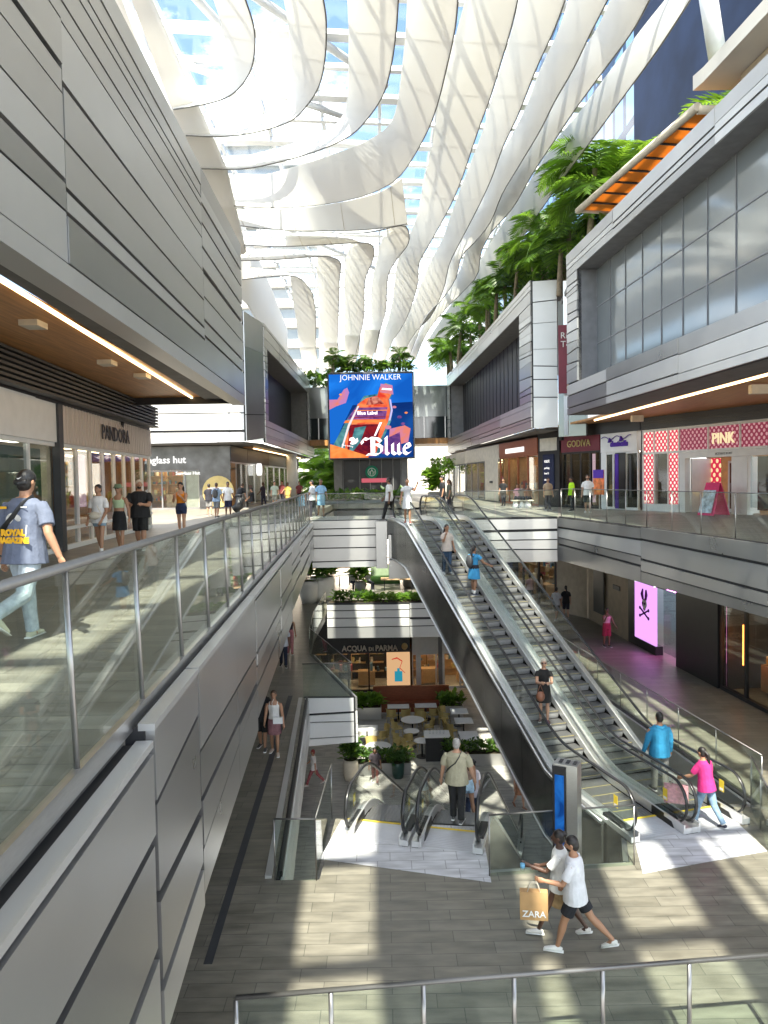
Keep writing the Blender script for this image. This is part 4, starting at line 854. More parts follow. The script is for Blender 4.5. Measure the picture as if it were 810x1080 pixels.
for sg in (-1, 1):
    m.tube([(cx+sg*.12, 0, cz+.28), (cx+sg*.2, 0, cz+.5), (cx+sg*.15, 0, cz+.7)], [.05, .075, .03], 6); 
    m.tube([(cx-sg*.38, -.01, cz-.1), (cx+sg*.38, -.01, cz-.42)], .035, 6); m.ell((cx+sg*.4, -.01, cz-.1), (.07, .03, .07)); m.ell((cx+sg*.4, -.01, cz-.42), (.07, .03, .07))
    m.ell((cx+sg*.09, -.03, cz+.13), (.055, .02, .06))
m.build('logo_marks', col('inkpurple', (.09, .01, .12)), t, False)
for i, (s0, s1, lb, tx) in enumerate([(7.3, 11.5, 'dim black cosmetics shop with amber lights right of the lilac screen', 'Maquillage'), (11.6, 17, 'dark shop with brown wood door at the right edge of the middle level', '')]):
    t, L = shop('dark_shop', lb, ql(s0), ql(s1), L2, 4.4, 1.4, 'black', 'black', 3, 'charcoal', 'glowwarm', seed=20+i, group='dark middle level shops')
    if tx: text(tx, .3, 'whitesign', t, (2, -.03, 3.2), .02)
    MB().box(.5, .6, .5, .55, .9, 2.2).build('amber_lamp', em('amber', (1, .25, .05), 3), t, False)
t, L = shop('fragrance_shop', 'black framed shop with bright shelves beyond the beige wall on the middle level', (6.2, 47.0), (8.9, 38.8), L2, 4.4, .9, 'black', 'black', 5, 'woodlight', 'glowsoft', seed=25)
t = thing('directory_pillar', 'lit directory board on the middle level behind the people by the escalator', 'sign', (6.9, 42, L2), -1.25)
m = MB(); m.box(0, .9, 0, .3, 0, 4.4); m.build('pillar', 'black', t, False); MB().box(.05, .85, -.04, -.001, 2.0, 3.9).build('panel', col('navy', (.01, .015, .05)), t, False)
for z_ in (3.4, 2.95, 2.6, 2.3): text('east' if z_ > 3.3 else 'level 2', .24 if z_ > 3.3 else .13, 'whitesign', t, (.12, -.05, z_), .005, align='LEFT')
# left middle walkway wall
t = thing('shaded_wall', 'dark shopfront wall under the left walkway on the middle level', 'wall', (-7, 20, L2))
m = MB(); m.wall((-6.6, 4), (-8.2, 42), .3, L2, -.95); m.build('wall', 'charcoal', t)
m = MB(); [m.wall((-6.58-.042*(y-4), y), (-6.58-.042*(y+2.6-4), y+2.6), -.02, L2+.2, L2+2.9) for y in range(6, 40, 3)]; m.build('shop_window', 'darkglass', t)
# back of middle level and back of lower level
t = thing('back_wall', 'far wall closing the middle level behind the terrace cafe', 'wall', (0, 60, L2))
MB().box(-9, 8, 60, 60.3, L2, -.95).build('wall', 'woodred', t); m = MB(); [m.box(-8+i*2, -6.8+i*2, 59.9, 59.98, L2+.3, L2+2.6) for i in range(7)]; m.build('window', 'glowsoft', t)
t, L = shop('perfume_shop', 'black perfume shop with pale capitals and a red flower poster on the lower level', (-4.6, 42.3), (1.35, 42.3), L1, 3.6, 1.25, 'black', 'black', 5, 'charcoal', 'glowwarm', seed=30)
text('ACQUA', .44, 'cream', t, (2.75, -.03, 2.42), .03, bold=.012, xs=.9); text('DI', .3, 'cream', t, (3.72, -.03, 2.42), .03, bold=.01); text('PARMA', .44, 'cream', t, (4.6, -.03, 2.42), .03, bold=.012, xs=.9)
lp = MB().box(4.6, 6.3-.35, .01, .045, .15, 2.3).build('lit_poster', em('post1', (.85, .52, .28), .75), t, False)
spx = lambda x, z: (x, .0, z)
m = MB(); m.tube([(4.9, -.0, 1.9), (5.2, -.0, 2.0), (5.5, 0, 1.8), (5.35, 0, 1.4), (5.65, 0, 1.1)], [(.16, .01), (.3, .01), (.25, .01), (.2, .01), (.1, .01)], 8); m.build('red_flower', em('post2', (.75, .03, .03), .7), lp, False)
m = MB(); m.box(5.05, 5.5, -.03, -.012, .6, 1.2); m.box(5.2, 5.35, -.03, -.012, 1.2, 1.37); m.build('blue_bottle', em('post3', (.03, .35, .5), .7), lp, False)
m = MB(); m.ell((5.65, -.05, 2.65), (.18, .03, .2)); m.build('round_emblem', 'gold', t, False)
t, L = shop('white_front_shop', 'white framed shop with warm wooden shelves on the lower level', (1.5, 42.5), (8.5, 43.3), L1, 3.6, 1.45, 'white', 'white', 5, 'woodlight', 'glowwarm', seed=31)
for x_ in (.35, 1.75, 3.15, 4.55, 5.9): MB().box(x_-.14, x_+.14, .0, .05, 0, 2.15).build('white_pier', 'white', t, False)
MB().box(1.52, 1.75, -.05, .05, 0, 3.6).build('pier', 'grey', t, False)
t = thing('dark_soffit_band', 'black recessed band above the lower level shops', 'wall', (0, 41, -7))
m = MB(); m.box(-7, 9, 39.6, 42.2, -6.3, -6.1); m.box(-7, 9, 42.2, 42.25, -7.0, -6.3); m.build('band', 'black', t)
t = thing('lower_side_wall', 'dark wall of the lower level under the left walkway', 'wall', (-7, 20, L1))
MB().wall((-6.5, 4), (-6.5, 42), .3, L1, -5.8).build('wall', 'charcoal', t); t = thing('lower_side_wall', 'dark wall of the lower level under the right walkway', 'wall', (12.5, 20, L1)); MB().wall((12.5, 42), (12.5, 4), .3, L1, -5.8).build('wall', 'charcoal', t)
# ------------------------------------------------------------------ information totem
q = D(598, 880, 12.72)
t = thing('information_totem', 'tall grey totem with a blue screen on its left side', 'sign', (q.x, 12.6, L2), R(-28))
m = MB(); m.box(-.22, .19, -.15, .15, 0, 2.08); m.build('body', 'steel', t, False)
m = MB(); m.box(-.24, -.222, -.155, .155, .1, 2.04); o = m.build('screen_bezel', 'black', t, False); MB().box(-.245, -.2405, -.13, .13, .5, 1.9).build('screen', em2('totem', (.006, .05, .26), (.03, .22, .75), .8, 3.), o, False)
m = MB(); m.box(-.22, .0, -.18, -.162, .1, 2.04); o = m.build('display_bezel', 'black', t, False); MB().box(-.19, -.03, -.184, -.1805, .5, 1.9).build('display', em2('totem2', (.005, .04, .22), (.02, .18, .65), .8, 3.), o, False)
m = MB(); [m.box(-.15+i*.12, -.09+i*.12, -.08, .08, 2.085, 2.09) for i in range(3)]; m.build('top_lettering', 'charcoal', t, False)
# ------------------------------------------------------------------ lower level cafe
def table(label, x, y, kind, grp='cafe tables', rz=0):
    t = thing('cafe_table', label, 'table', (x, y, L1), rz, grp)
    if kind[0] == 'r': r = kind[1]; m = MB(); m.cyl((0, 0), r, .71, .745, 28); m.build('tabletop', 'white', t, False)
    else: m = MB(); m.box(-kind[1], kind[1], -kind[2], kind[2], .71, .745); m.build('tabletop', 'white', t, False)
    m = MB(); m.cyl((0, 0), .035, .03, .71, 10); m.build('leg', 'black', t, False); m = MB(); m.cyl((0, 0), .26, 0, .03, 18); m.build('base', 'black', t, False)
    return t
def P1(px, py, z=L1+.73): return G(px, py, z)
tabs = [('big round white table nearest the left planter', 399, 787, ('r', .56)), ('large round table in the middle of the cafe', 435, 759, ('r', .56)), ('small round table between two bigger ones', 434, 771, ('r', .36)), ('round table nearest the white counter', 445, 781, ('r', .36)), ('square table behind the big round one at the left', 387, 768, ('s', .5, .36)), ('left one of two tables along the wooden bench', 420, 745, ('s', .55, .33)), ('right one of two tables along the wooden bench', 449, 744, ('s', .55, .33)), ('farthest table by the right hand bench', 484, 750, ('s', .42, .42)), ('middle table by the right hand bench', 489, 760, ('s', .42, .42)), ('nearest long table by the right hand bench', 495, 777, ('s', .42, .7))]
chair0 = None
def mkchair(label, grp='gold cafe chairs'):
    t = thing('cafe_chair', label, 'chair', (0, 0, L1), 0, grp)
    m = MB(); m.box(-.23, .23, -.22, .22, .42, .47); m.build('seat', 'gold', t, False)
    m = MB()
    for k in range(9):
        a = pi*(k/8); x0 = .25*cos(a); y0 = .05+.2*sin(a); 
        if k < 8: a2 = pi*((k+1)/8); m.hexa([(x0, y0, .5), (.25*cos(a2), .05+.2*sin(a2), .5), (.25*cos(a2), .03+.2*sin(a2), .5), (x0, y0-.02, .5), (x0*1.1, y0+.05, .82), (.275*cos(a2), .1+.2*sin(a2), .82), (.275*cos(a2), .08+.2*sin(a2), .82), (x0*1.1, y0+.03, .82)])
    m.build('backrest', 'gold', t, False)
    for sx in (-1, 1):
        for sy in (-1, 1): MB().tube([(sx*.19, sy*.18, .42), (sx*.23, sy*.22, 0)], .014, 6).build('leg', 'gold', t, False)
    return t
names = {0: 'big round left table', 1: 'large middle round table', 2: 'small round table', 3: 'round table by the white counter', 4: 'square left table', 5: 'left bench table', 6: 'right bench table', 7: 'farthest right table', 8: 'middle right table', 9: 'nearest right table'}
chairs = {0: [(110, .85), (30, .85), (-10, .85)], 1: [(200, .8), (-10, .8), (60, .85)], 2: [(200, .65), (-20, .65)], 3: [(190, .65), (140, .65)], 4: [(-30, .8), (10, .8), (200, .8)], 5: [(240, .65), (300, .65)], 6: [(240, .65), (300, .65)], 7: [(180, .75), (150, .8)], 8: [(180, .75), (215, .8)], 9: [(150, .85), (215, .85), (180, .75)]}
side = {0: 'behind', 1: 'beside'}
usd = False
for i, (lb, px, py, kd) in enumerate(tabs):
    q = P1(px, py); table(lb, q.x, q.y, kd)
    for j, (ang, rr) in enumerate(chairs[i]):
        a = R(ang); x = q.x+rr*cos(a); y = q.y+rr*sin(a); rz = a-pi/2
        w = ['right', 'far right', 'far', 'far left', 'left', 'near left', 'near', 'near right'][round((ang % 360)/45) % 8]
        lb2 = 'gold cafe chair on the %s side of the %s' % (w, names[i])
        if not usd: chair0 = mkchair(lb2); chair0.location = (x, y, L1); chair0.rotation_euler = (0, 0, rz); usd = True
        else: dup(chair0, (x, y, L1), rz, lb2)
t = thing('bench', 'long reddish wooden banquette behind the two bench tables', 'bench', (1, 38.9, L1))
q0, q1 = P1(400, 740, L1), P1(470, 738, L1)
m = MB(); m.box(-.75, 3.3, 39.0, 39.15, L1, L1+1.25); m.build('backrest', 'woodred', t); MB().box(-.75, 3.3, 38.5, 38.99, L1, L1+.45).build('seat', 'woodred', t)
t = thing('bench', 'reddish wooden banquette along the right side of the cafe', 'bench', (5.5, 35, L1))
m = MB(); m.wall((5.7, 38.8), (5.9, 31.6), .15, L1, L1+1.2); m.build('backrest', 'woodred', t); MB().wall((5.15, 38.8), (5.35, 31.6), .5, L1, L1+.45).build('seat', 'woodred', t)
m = MB(); m.wall((5.55, 33.9), (5.75, 33.8), .9, L1, L1+1.35); m.build('divider', 'woodred', t)
q = P1(461, 800, L1)
t = thing('host_stand', 'small white topped black host counter with glasses on it', 'counter', (q.x, q.y, L1))
m = MB(); m.box(-.5, .5, -.35, .35, 0, 1.05); m.build('cabinet', 'black', t, False); MB().box(-.56, .56, -.4, .4, 1.05, 1.12).build('counter_top', 'white', t, False)
m = MB(); [m.cyl((-.3+.15*i, .0), .035, 1.12, 1.3+.05*(i % 2), 8) for i in range(5)]; m.build('glassware', 'clear', t, False)
def pot_plant(name, label, loc, r, h, fh, n, size, potmat='white', kind='round', mats=('leaf', 'leaf2'), seed=1, grp='potted plants', box=None):
    t = thing(name, label, 'plant', loc, 0, grp)
    if box:
        m = MB(); m.box(-box[0], box[0], -box[1], box[1], 0, h); m.build('trough', potmat, t, False); MB().box(-box[0]+.04, box[0]-.04, -box[1]+.04, box[1]-.04, h, h+.01).build('soil', 'soil', t, False)
        foliage(-box[0], box[0], -box[1], box[1], h, fh, n, size, seed, mats, 'foliage', t, False)
    else:
        m = MB(); m.tube([(0, 0, 0), (0, 0, h*.3), (0, 0, h*.8), (0, 0, h)], [r*.75, r*.95, r, r*.93], 20); m.build('pot', potmat, t, False)
        MB().cyl((0, 0), r*.85, h, h+.01, 16).build('soil', 'soil', t, False)
        foliage(-r, r, -r, r, h, fh, n, size, seed, mats, 'foliage', t, False)
    return t
def at1(px, py, z): q = G(px, py, z); return (q.x, q.y, z)
pot_plant('trough_plant', 'bright green plant in a pale trough left of the wooden bench', at1(388, 757, L1), .4, .6, .55, 420, .38, 'panelC', box=(.7, .3), mats=('leaf2', 'leaf2'), seed=2)
pot_plant('trough_plant', 'bright green plant right of the wooden bench', at1(476, 755, L1), .4, .6, .5, 360, .36, 'panelC', box=(.6, .3), mats=('leaf2', 'leaf'), seed=3)
pot_plant('trough_plant', 'dark bushes in a grey trough in front of the big round table', at1(403, 815, L1), .4, .5, .45, 520, .25, 'panelB', box=(1.2, .3), mats=('leafdark', 'leaf'), seed=4)
pot_plant('trough_plant', 'dark leafy hedge trough right of the host counter', at1(505, 805, L1), .4, .5, .45, 560, .26, 'panelA', box=(1.5, .3), mats=('leafdark', 'leaf'), seed=5)
pot_plant('potted_plant', 'dark green pot with a small shrub left of the host counter', at1(420, 820, L1), .26, .65, .3, 160, .22, pm('greenpot', (.02, .06, .05), .4), mats=('leafdark',), seed=6)
pot_plant('potted_plant', 'cream urn with dark shrub by the walking girl', at1(370, 822, L1), .32, .85, .8, 320, .3, 'cream', mats=('leafdark', 'leaf'), seed=7)
pot_plant('potted_plant', 'large white pot with broad green leaves at the back left', at1(340, 634, L2), .75, 1.45, 1.3, 260, .9, 'white', mats=('leaf', 'leafdark'), seed=8)
pot_plant('potted_plant', 'empty looking white pot left of the large one', at1(326, 636, L2), .55, 1.3, .15, 20, .2, 'white', seed=9)
pot_plant('potted_plant', 'green shrub with white pot beside the right escalator on the lower level', at1(668, 770, L1), .5, 1.1, 1.2, 260, .6, 'white', mats=('leaf2', 'leaf'), seed=10)
for i, (px, py) in enumerate([(683, 768), (706, 776), (712, 800)]):
    q = G(px, py, L1+.73) if False else G(px, py-40, L1+.73)
    table(['small round table on the lower level seen behind the right escalator', 'pale square table beyond the right escalator', 'round table nearest the right escalator on the lower level'][i], q.x, q.y, ('r', .7) if i != 1 else ('s', .9, .6), 'tables behind the escalators')
# terrace cafe on the middle level behind the long planter
for i, (px, py) in enumerate([(372, 618), (420, 622), (455, 612), (400, 606), (480, 606)]):
    q = G(px, py, L2); t = thing('terrace_table', ['wooden', 'striped', 'pale', 'small', 'low'][i]+' table of the cafe on the middle level behind the planter', 'table', (q.x, q.y, L2), 0, 'terrace cafe tables')
    MB().box(-1.1, 1.1, -.5, .5, .7, .75).build('tabletop', 'woodlight' if i % 2 else 'white', t, False); m = MB(); [m.box(x, x+.05, -.3, .3, 0, .7) for x in (-.9, .85)]; m.build('leg', 'black', t, False)
t = thing('booth_seating', 'green padded booth seats at the back of the terrace cafe', 'seat', (1, 52, L2))
m = MB(); [m.box(-1.0+i*2.4, 1.0+i*2.4, 50, 50.6, L2, L2+.5) for i in range(3)]; m.build('seat', 'leafdark', t); m = MB(); [m.box(-1.0+i*2.4, 1.0+i*2.4, 50.6, 50.8, L2, L2+1.2) for i in range(3)]; m.build('backrest', pm('sage', (.25, .32, .2), .6), t)
for i, x in enumerate((-1.6, 1.5, 3.6)): pot_plant('potted_plant', ['tall', 'broad', 'spiky'][i]+' dark indoor plant inside the terrace cafe', (x, 47+i, L2), .35, .6, 2.0, 200, .8, 'grey', mats=('leaf', 'leafdark'), seed=30+i)
t = thing('planter_bed', 'low bed of big tropical leaves at the far end below the coffee shop', 'planter', (-1, 55, 0))
MB().box(-6, 1.5, 54, 56, 0, .2).build('box', 'grey', t); foliage(-6, 1.5, 54, 56, .15, .45, 420, .75, 44, ('leaf', 'leafdark'), 'foliage', t)
pot_plant('potted_plant', 'leafy shrub at the far end right of the white shirted man', (4.2, 62, 0), .5, .6, 1.8, 260, .8, 'grey', mats=('leaf', 'leaf2'), seed=45)
# ------------------------------------------------------------------ canopy ribbons (traced edges put back at their real height)
def resamp(pts, n):
    pts = [V((*p, 0)) if len(p) == 2 else V(p) for p in pts]; d = [0]
    for a, b in zip(pts[:-1], pts[1:]): d.append(d[-1]+(b-a).length)
    out = []
    for i in range(n):
        s = d[-1]*i/(n-1); k = 0
        while k < len(d)-2 and d[k+1] < s: k += 1
        t = (s-d[k])/max(1e-9, d[k+1]-d[k])
        p0 = pts[max(k-1, 0)]; p1 = pts[k]; p2 = pts[k+1]; p3 = pts[min(k+2, len(pts)-1)]
        out.append(.5*((2*p1)+(-p0+p2)*t+(2*p0-5*p1+4*p2-p3)*t*t+(-p0+3*p1-3*p2+p3)*t**3))
    return out
def ribbon(label, low, up, zl=15.5, zu=17.3, ext=0., n=44, wave=0., extmode=0):
    L_ = [G(p.x, p.y, zl) for p in resamp(low, n)]; U_ = [G(p.x, p.y, zu) for p in resamp(up, n)]
    if ext:  # unseen run added back past the camera to stripe the sunlight on the floors
        L0_ = L_[0].copy(); k = 16; w0 = U_[0]-L_[0]; y0 = L_[0].y
        dl = (L_[0]-L_[4]); dl.z = 0; dl = dl/max(.1, abs(dl.y)); dl.x = max(-.12, min(.12, dl.x))
        dl = V((dl.x, -1, 0))
        step = ext/k; U0 = U_[0].copy(); U0.y = min(U0.y, L_[0].y+2.5)
        L_ = [L_[0]+dl*step*i+V((.18*sin(i*.9+len(label)), 0, 0)) for i in range(k, 0, -1)]+L_
        w0 = V((w0.x*1.02, 0, w0.z)); U_ = [L_[k]*1.0+w0 if False else (L0_+w0)+dl*step*i+V((.18*sin(i*.9+len(label)), 0, 0)) for i in range(k, 0, -1)]+U_
    t = thing('canopy_ribbon', label, 'canopy', L_[len(L_)//2], 0, 'fabric ribbons of the canopy')
    m = MB(); nn = len(L_); K = 2; T = .025
    rows = []
    for i in range(nn):
        a, b = L_[i], U_[i]; tg = (L_[min(i+1, nn-1)]-L_[max(i-1, 0)]).normalized(); nr = (b-a).cross(tg).normalized()
        r_ = []
        for k in range(K+1):
            f = k/K; r_.append(a.lerp(b, f)+nr*(.0*f))
        rows.append((r_, nr))
    for side in (0, 1):
        vs = []; fs = []
        for r_, nr in rows: vs += [p+nr*T*side for p in r_]
        for i in range(nn-1):
            for k in range(K):
                p = i*(K+1)+k; f_ = (p, p+1, p+K+2, p+K+1); fs.append(f_ if side == 0 else f_[::-1])
        m.add(vs, fs, 0, True)
    for k in (0, K):
        vs = []
        for r_, nr in rows: vs += [r_[k], r_[k]+nr*T]
        m.add(vs, [(2*i, 2*i+2, 2*i+3, 2*i+1) if k == 0 else (2*i, 2*i+1, 2*i+3, 2*i+2) for i in range(nn-1)], 0, False)
    for i in (0, nn-1):
        r_, nr = rows[i]; vs = list(r_)+[p+nr*T for p in r_]; f_ = list(range(K+1))+list(range(2*K+1, K, -1)); m.add(vs, [tuple(f_) if i == 0 else tuple(f_[::-1])], 0, False)
    m.build('fabric_panel', 'fabric', t)
    m = MB(); m.tube(L_, .026, 6); m.build('edge_tube', 'hem', t)
    for i in range(3, nn-1, 6):
        r_, nr = rows[i]; MB().tube([p-nr*.012 for p in r_], .014, 4).build('seam', 'cream', t)
    return t
E_ = 40
ribbon('innermost small hooked fabric ribbon at the upper left', [(259, 0), (268, 30), (268, 59), (261, 81), (244, 100), (220, 109), (183, 115.5)], [(226, 0), (233, 22), (239, 52), (238, 74), (233, 90), (214, 101), (180, 112)], ext=E_)
ribbon('second hooked fabric ribbon from the left', [(341, 0), (344, 22), (343, 59), (337, 89), (324, 111), (306, 128), (272, 139), (235, 144), (196, 143)], [(300, 0), (304, 22), (307, 56), (309, 85), (304, 105), (291, 119), (261, 129), (224, 137), (190, 139)], ext=E_)
ribbon('third hooked fabric ribbon from the left', [(420, 0), (418, 30), (413, 67), (404, 100), (387, 126), (368, 144), (335, 159), (298, 170), (257, 178), (212, 178)], [(367, 0), (368, 30), (368, 67), (367, 100), (362, 122), (343, 138), (300, 154), (254, 166), (205, 172)], ext=E_)
ribbon('widest hooked fabric ribbon sweeping left in the middle of the canopy', [(483, 0), (480, 30), (472, 67), (461, 111), (448, 144), (424, 183), (400, 200), (370, 210), (328, 217), (280, 219), (225, 215)], [(430, 0), (428, 37), (424, 74), (420, 105), (412, 130), (388, 148), (350, 163), (310, 176), (265, 188), (215, 197)], ext=E_)
def hook(label, band_top, band_bot, lf, rt):
    # band across, then the strip turning away down the hall
    low = band_bot+rt; up = band_top+lf
    ribbon(label, low, up, 15.2, 17.0, n=56)
ribbon('grey shaded fabric band crossing below the widest hooked ribbon', [(236, 236), (290, 242), (340, 243.5), (390, 242), (430, 236)], [(225, 219), (290, 221), (350, 215), (400, 203), (424, 188)], 15.5, 16.6, n=24)
hook('fabric ribbon curling away just left of the screen centre', [(300, 243), (360, 243), (405, 238)], [(300, 243), (380, 246), (424, 238)], [(402, 255), (393, 296), (391, 322), (392, 340), (385, 356), (378, 372)], [(431, 246), (430, 258), (417, 276), (409, 293), (407, 326), (402, 346), (396, 372)])
hook('fabric ribbon with a flat top band second to curl away', [(245, 243), (300, 246), (350, 248), (370, 252)], [(245, 258), (300, 260), (360, 257), (385, 256)], [(366, 268), (364, 281), (363, 315), (363, 352), (360, 375)], [(394, 261), (393, 275), (385, 296), (384, 333), (380, 354), (374, 378)])
hook('fabric ribbon with a flat top band third to curl away', [(245, 262), (290, 262), (320, 264), (334, 270)], [(245, 275), (290, 274), (330, 271), (348, 271)], [(334, 280), (335, 296), (337, 333), (341, 365)], [(359, 277), (358, 296), (357, 333), (356, 365)])
hook('small farthest fabric ribbon curling away at the left', [(245, 282), (275, 283), (300, 286), (306, 291)], [(245, 296), (275, 293), (305, 291), (318, 295)], [(307, 300), (309, 315), (313, 341), (316, 367)], [(328, 307), (331, 317), (333, 333), (333, 367)])
long_ = [
 ('long fabric ribbon running straight above the screen', [(546, 0), (539, 30), (528, 67), (518, 100), (507, 130), (498, 156), (487, 189), (474, 219), (456, 252), (442, 278), (441, 298), (433, 325), (424, 345), (414, 360), (405, 384)], [(491, 0), (483, 30), (470, 74), (461, 122), (456, 156), (448, 185), (443, 215), (437, 237), (422, 267), (417, 290), (414, 318), (407, 345), (398, 365), (392, 384)]),
 ('long fabric ribbon fourth from the palms at the top', [(596, 0), (585, 30), (568, 67), (559, 89), (546, 122), (530, 156), (518, 189), (504, 219), (487, 252), (474, 278), (468, 304), (455, 333), (437, 352), (420, 384)], [(548, 0), (537, 44), (522, 93), (511, 133), (500, 163), (487, 196), (476, 226), (467, 252), (455, 274), (445, 296), (437, 318), (422, 341), (408, 384)]),
 ('long fabric ribbon third from the palms at the top', [(641, 0), (622, 37), (604, 74), (585, 107), (570, 137), (548, 174), (530, 204), (518, 233), (504, 252), (487, 270), (481, 293), (467, 315), (448, 337), (430, 380)], [(600, 0), (589, 33), (570, 74), (556, 111), (541, 141), (522, 174), (511, 207), (496, 230), (487, 248), (474, 274), (468, 296), (454, 319), (436, 345), (420, 380)]),
 ('long fabric ribbon second from the palms at the top', [(685, 0), (667, 33), (637, 74), (607, 115), (585, 148), (563, 181), (541, 219), (519, 244), (507, 267), (504, 289), (489, 307), (470, 326), (450, 352), (438, 380)], [(644, 0), (630, 30), (604, 70), (585, 104), (567, 133), (548, 163), (530, 193), (515, 219), (500, 244), (491, 263), (487, 281), (474, 304), (454, 330), (428, 378)]),
 ('outermost long fabric ribbon bordering the palms', [(728, 0), (696, 49), (662, 96), (626, 145), (600, 180), (575, 215), (550, 252), (525, 290), (503, 320), (480, 348), (462, 375)], [(702, 0), (677, 31), (640, 80), (610, 120), (585, 150), (560, 190), (535, 228), (514, 262), (498, 290), (478, 318), (450, 360)])]
for lb, lo, up in long_: ribbon(lb, lo, up, ext=E_)
# far continuation strips beyond the first bend
far = [(316, 333, 367, 318, 332, 395), (341, 357, 362, 340, 353, 390), (364, 380, 354, 358, 372, 390), (384, 400, 348, 376, 388, 388)]
for i, (a, b, y0, c_, d_, y1) in enumerate(far):
    ribbon(['leftmost','second','third','fourth'][i]+' short distant ribbon hanging above the far end', [(b, y0), ((b+d_)/2+2, (y0+y1)/2), (d_, y1)], [(a, y0-1), ((a+c_)/2+2, (y0+y1)/2), (c_, y1)], 15.2, 16.6, n=12)
# glass roof above
t = thing('glass_roof', 'white steel and glass roof above the fabric ribbons', 'roof', (2, 30, 19.5))
m = MB(); m.prism([(-7, -26), (9.9, -26), (9.2, 80), (-9, 80)], 19.6, 19.64); m.build('glazing', 'glass_roof', t)
k = 0
y = -24
while y < 80:
    m = MB(); sk = 2.2
    wd = (.28 if k % 2 else .55) if y > 22 else .3
    m.hexa([(-8.5, y, 19.0), (9.9, y+sk, 19.0), (9.9, y+sk+wd, 19.0), (-8.5, y+wd, 19.0), (-8.5, y, 19.2), (9.9, y+sk, 19.2), (9.9, y+sk+wd, 19.2), (-8.5, y+wd, 19.2)])
    m.build('cross_beam', 'beam', t); y += 2.35 if y > 22 else 3.0; k += 1
for x in (-8, -5.2, -2.4, .4, 3.2, 6.0, 8.8):
    m = MB(); m.hexa([(x, -26, 19.22), (x+.16, -26, 19.22), (x*.98+.16-.6, 80, 19.22), (x*.98-.6, 80, 19.22), (x, -26, 19.5), (x+.16, -26, 19.5), (x*.98+.16-.6, 80, 19.5), (x*.98-.6, 80, 19.5)]); m.build('long_beam', 'beam', t)
for a, b in (((-8, 22, 18.8), (.4, 33, 18.8)), ((-8, 31, 18.8), (-1, 36, 18.8)), ((-8, 22, 18.8), (-5, 31, 18.8)), ((.4, 20, 18.8), (8.8, 30, 18.8)), ((-8, 48, 18.8), (.4, 62, 18.8))): MB().tube([a, b], .16, 8).build('diagonal_strut', 'beam', t)
t = thing('roof_edge_beam', 'curved cream steel edge rising from the left block to the glass roof', 'beam', (-5, 20, 9))
def sweep(pts, w): 
    m = MB(); m.tube(pts, [(w, w*.35)]*len(pts), 10); return m
m = sweep([(-8.3, -10, 18.6), (-8.3, 10, 18.6), (-8.2, 22, 18.2), (-7.8, 28, 16.8), (-7.5, 34, 15.8), (-8.5, 44, 15.2)], .7); m.build('edge_girder', 'fabric', t)
m = MB(); [m.tube([(-8.3, y, 18.4), (-5.2, y+.5, 9.3)], .14, 8) for y in (6, 15, 23.5)]; m.build('raking_column', 'beam', t)
t = thing('roof_edge_beam', 'white curved edge panel behind the left block under the ribbons', 'beam', (-9, 45, 12))
m = MB(); a = [(-9.5, 30, 13.5), (-9.3, 40, 15.5), (-9.2, 52, 16.2), (-9.6, 66, 15.8), (-10, 80, 15)]
for p, q in zip(a[:-1], a[1:]): m.hexa([(p[0], p[1], p[2]-2.2), (q[0], q[1], q[2]-2.2), (q[0]-.1, q[1], q[2]-2.2), (p[0]-.1, p[1], p[2]-2.2), (p[0], p[1], p[2]+3), (q[0], q[1], q[2]+3), (q[0]-.1, q[1], q[2]+3), (p[0]-.1, p[1], p[2]+3)])
m.build('panel', 'fabric', t)
# ------------------------------------------------------------------ terrace awning and palms
t = thing('terrace_awning', 'long sloping orange canvas awning with cream edge on the upper terrace', 'awning', (9, 27, 12.6))
a = D(612, 222, 31.2); b = D(736, 116, 22.3)
n = 8
for i in range(n):
    p = a.lerp(b, i/n); q = a.lerp(b, (i+.97)/n)
    m = MB(); m.hexa([p, q, q+V((2.3, .1, -.15)), p+V((2.3, .1, -.15)), p+V((0, 0, .05)), q+V((0, 0, .05)), q+V((2.3, .1, -.10)), p+V((2.3, .1, -.10))]); m.build('canvas_panel', 'orange', t)
m = MB(); m.tube([a+V((-.05, .2, .05)), b+V((-.05, -.1, .05))], .13, 8); m.tube([b, b+V((3.0, 0, .0))], .13, 8); m.tube([a, a+V((2.3, 0, -.15))], .1, 8); m.build('front_bar', 'cream', t)
m = MB()
for i in range(n+1): p = a.lerp(b, i/n); m.tube([p+V((0, 0, -.05)), p+V((2.3, .1, -.2))], .04, 6); m.tube([p+V((1.4, .1, -.15)), p+V((2.2, .1, -1.6))], .05, 6)
m.build('frame_rib', 'black', t)
m = MB(); p, q = a+V((2.35, .1, 0)), b+V((2.35, .1, 0)); m.hexa([(p.x, p.y, 10.75), (q.x, q.y, 10.75), (q.x+.1, q.y, 10.75), (p.x+.1, p.y, 10.75), (p.x, p.y, p.z-.2), (q.x, q.y, q.z-.2), (q.x+.1, q.y, q.z-.2), (p.x+.1, p.y, p.z-.2)]); m.build('rear_screen', 'woodred', t)
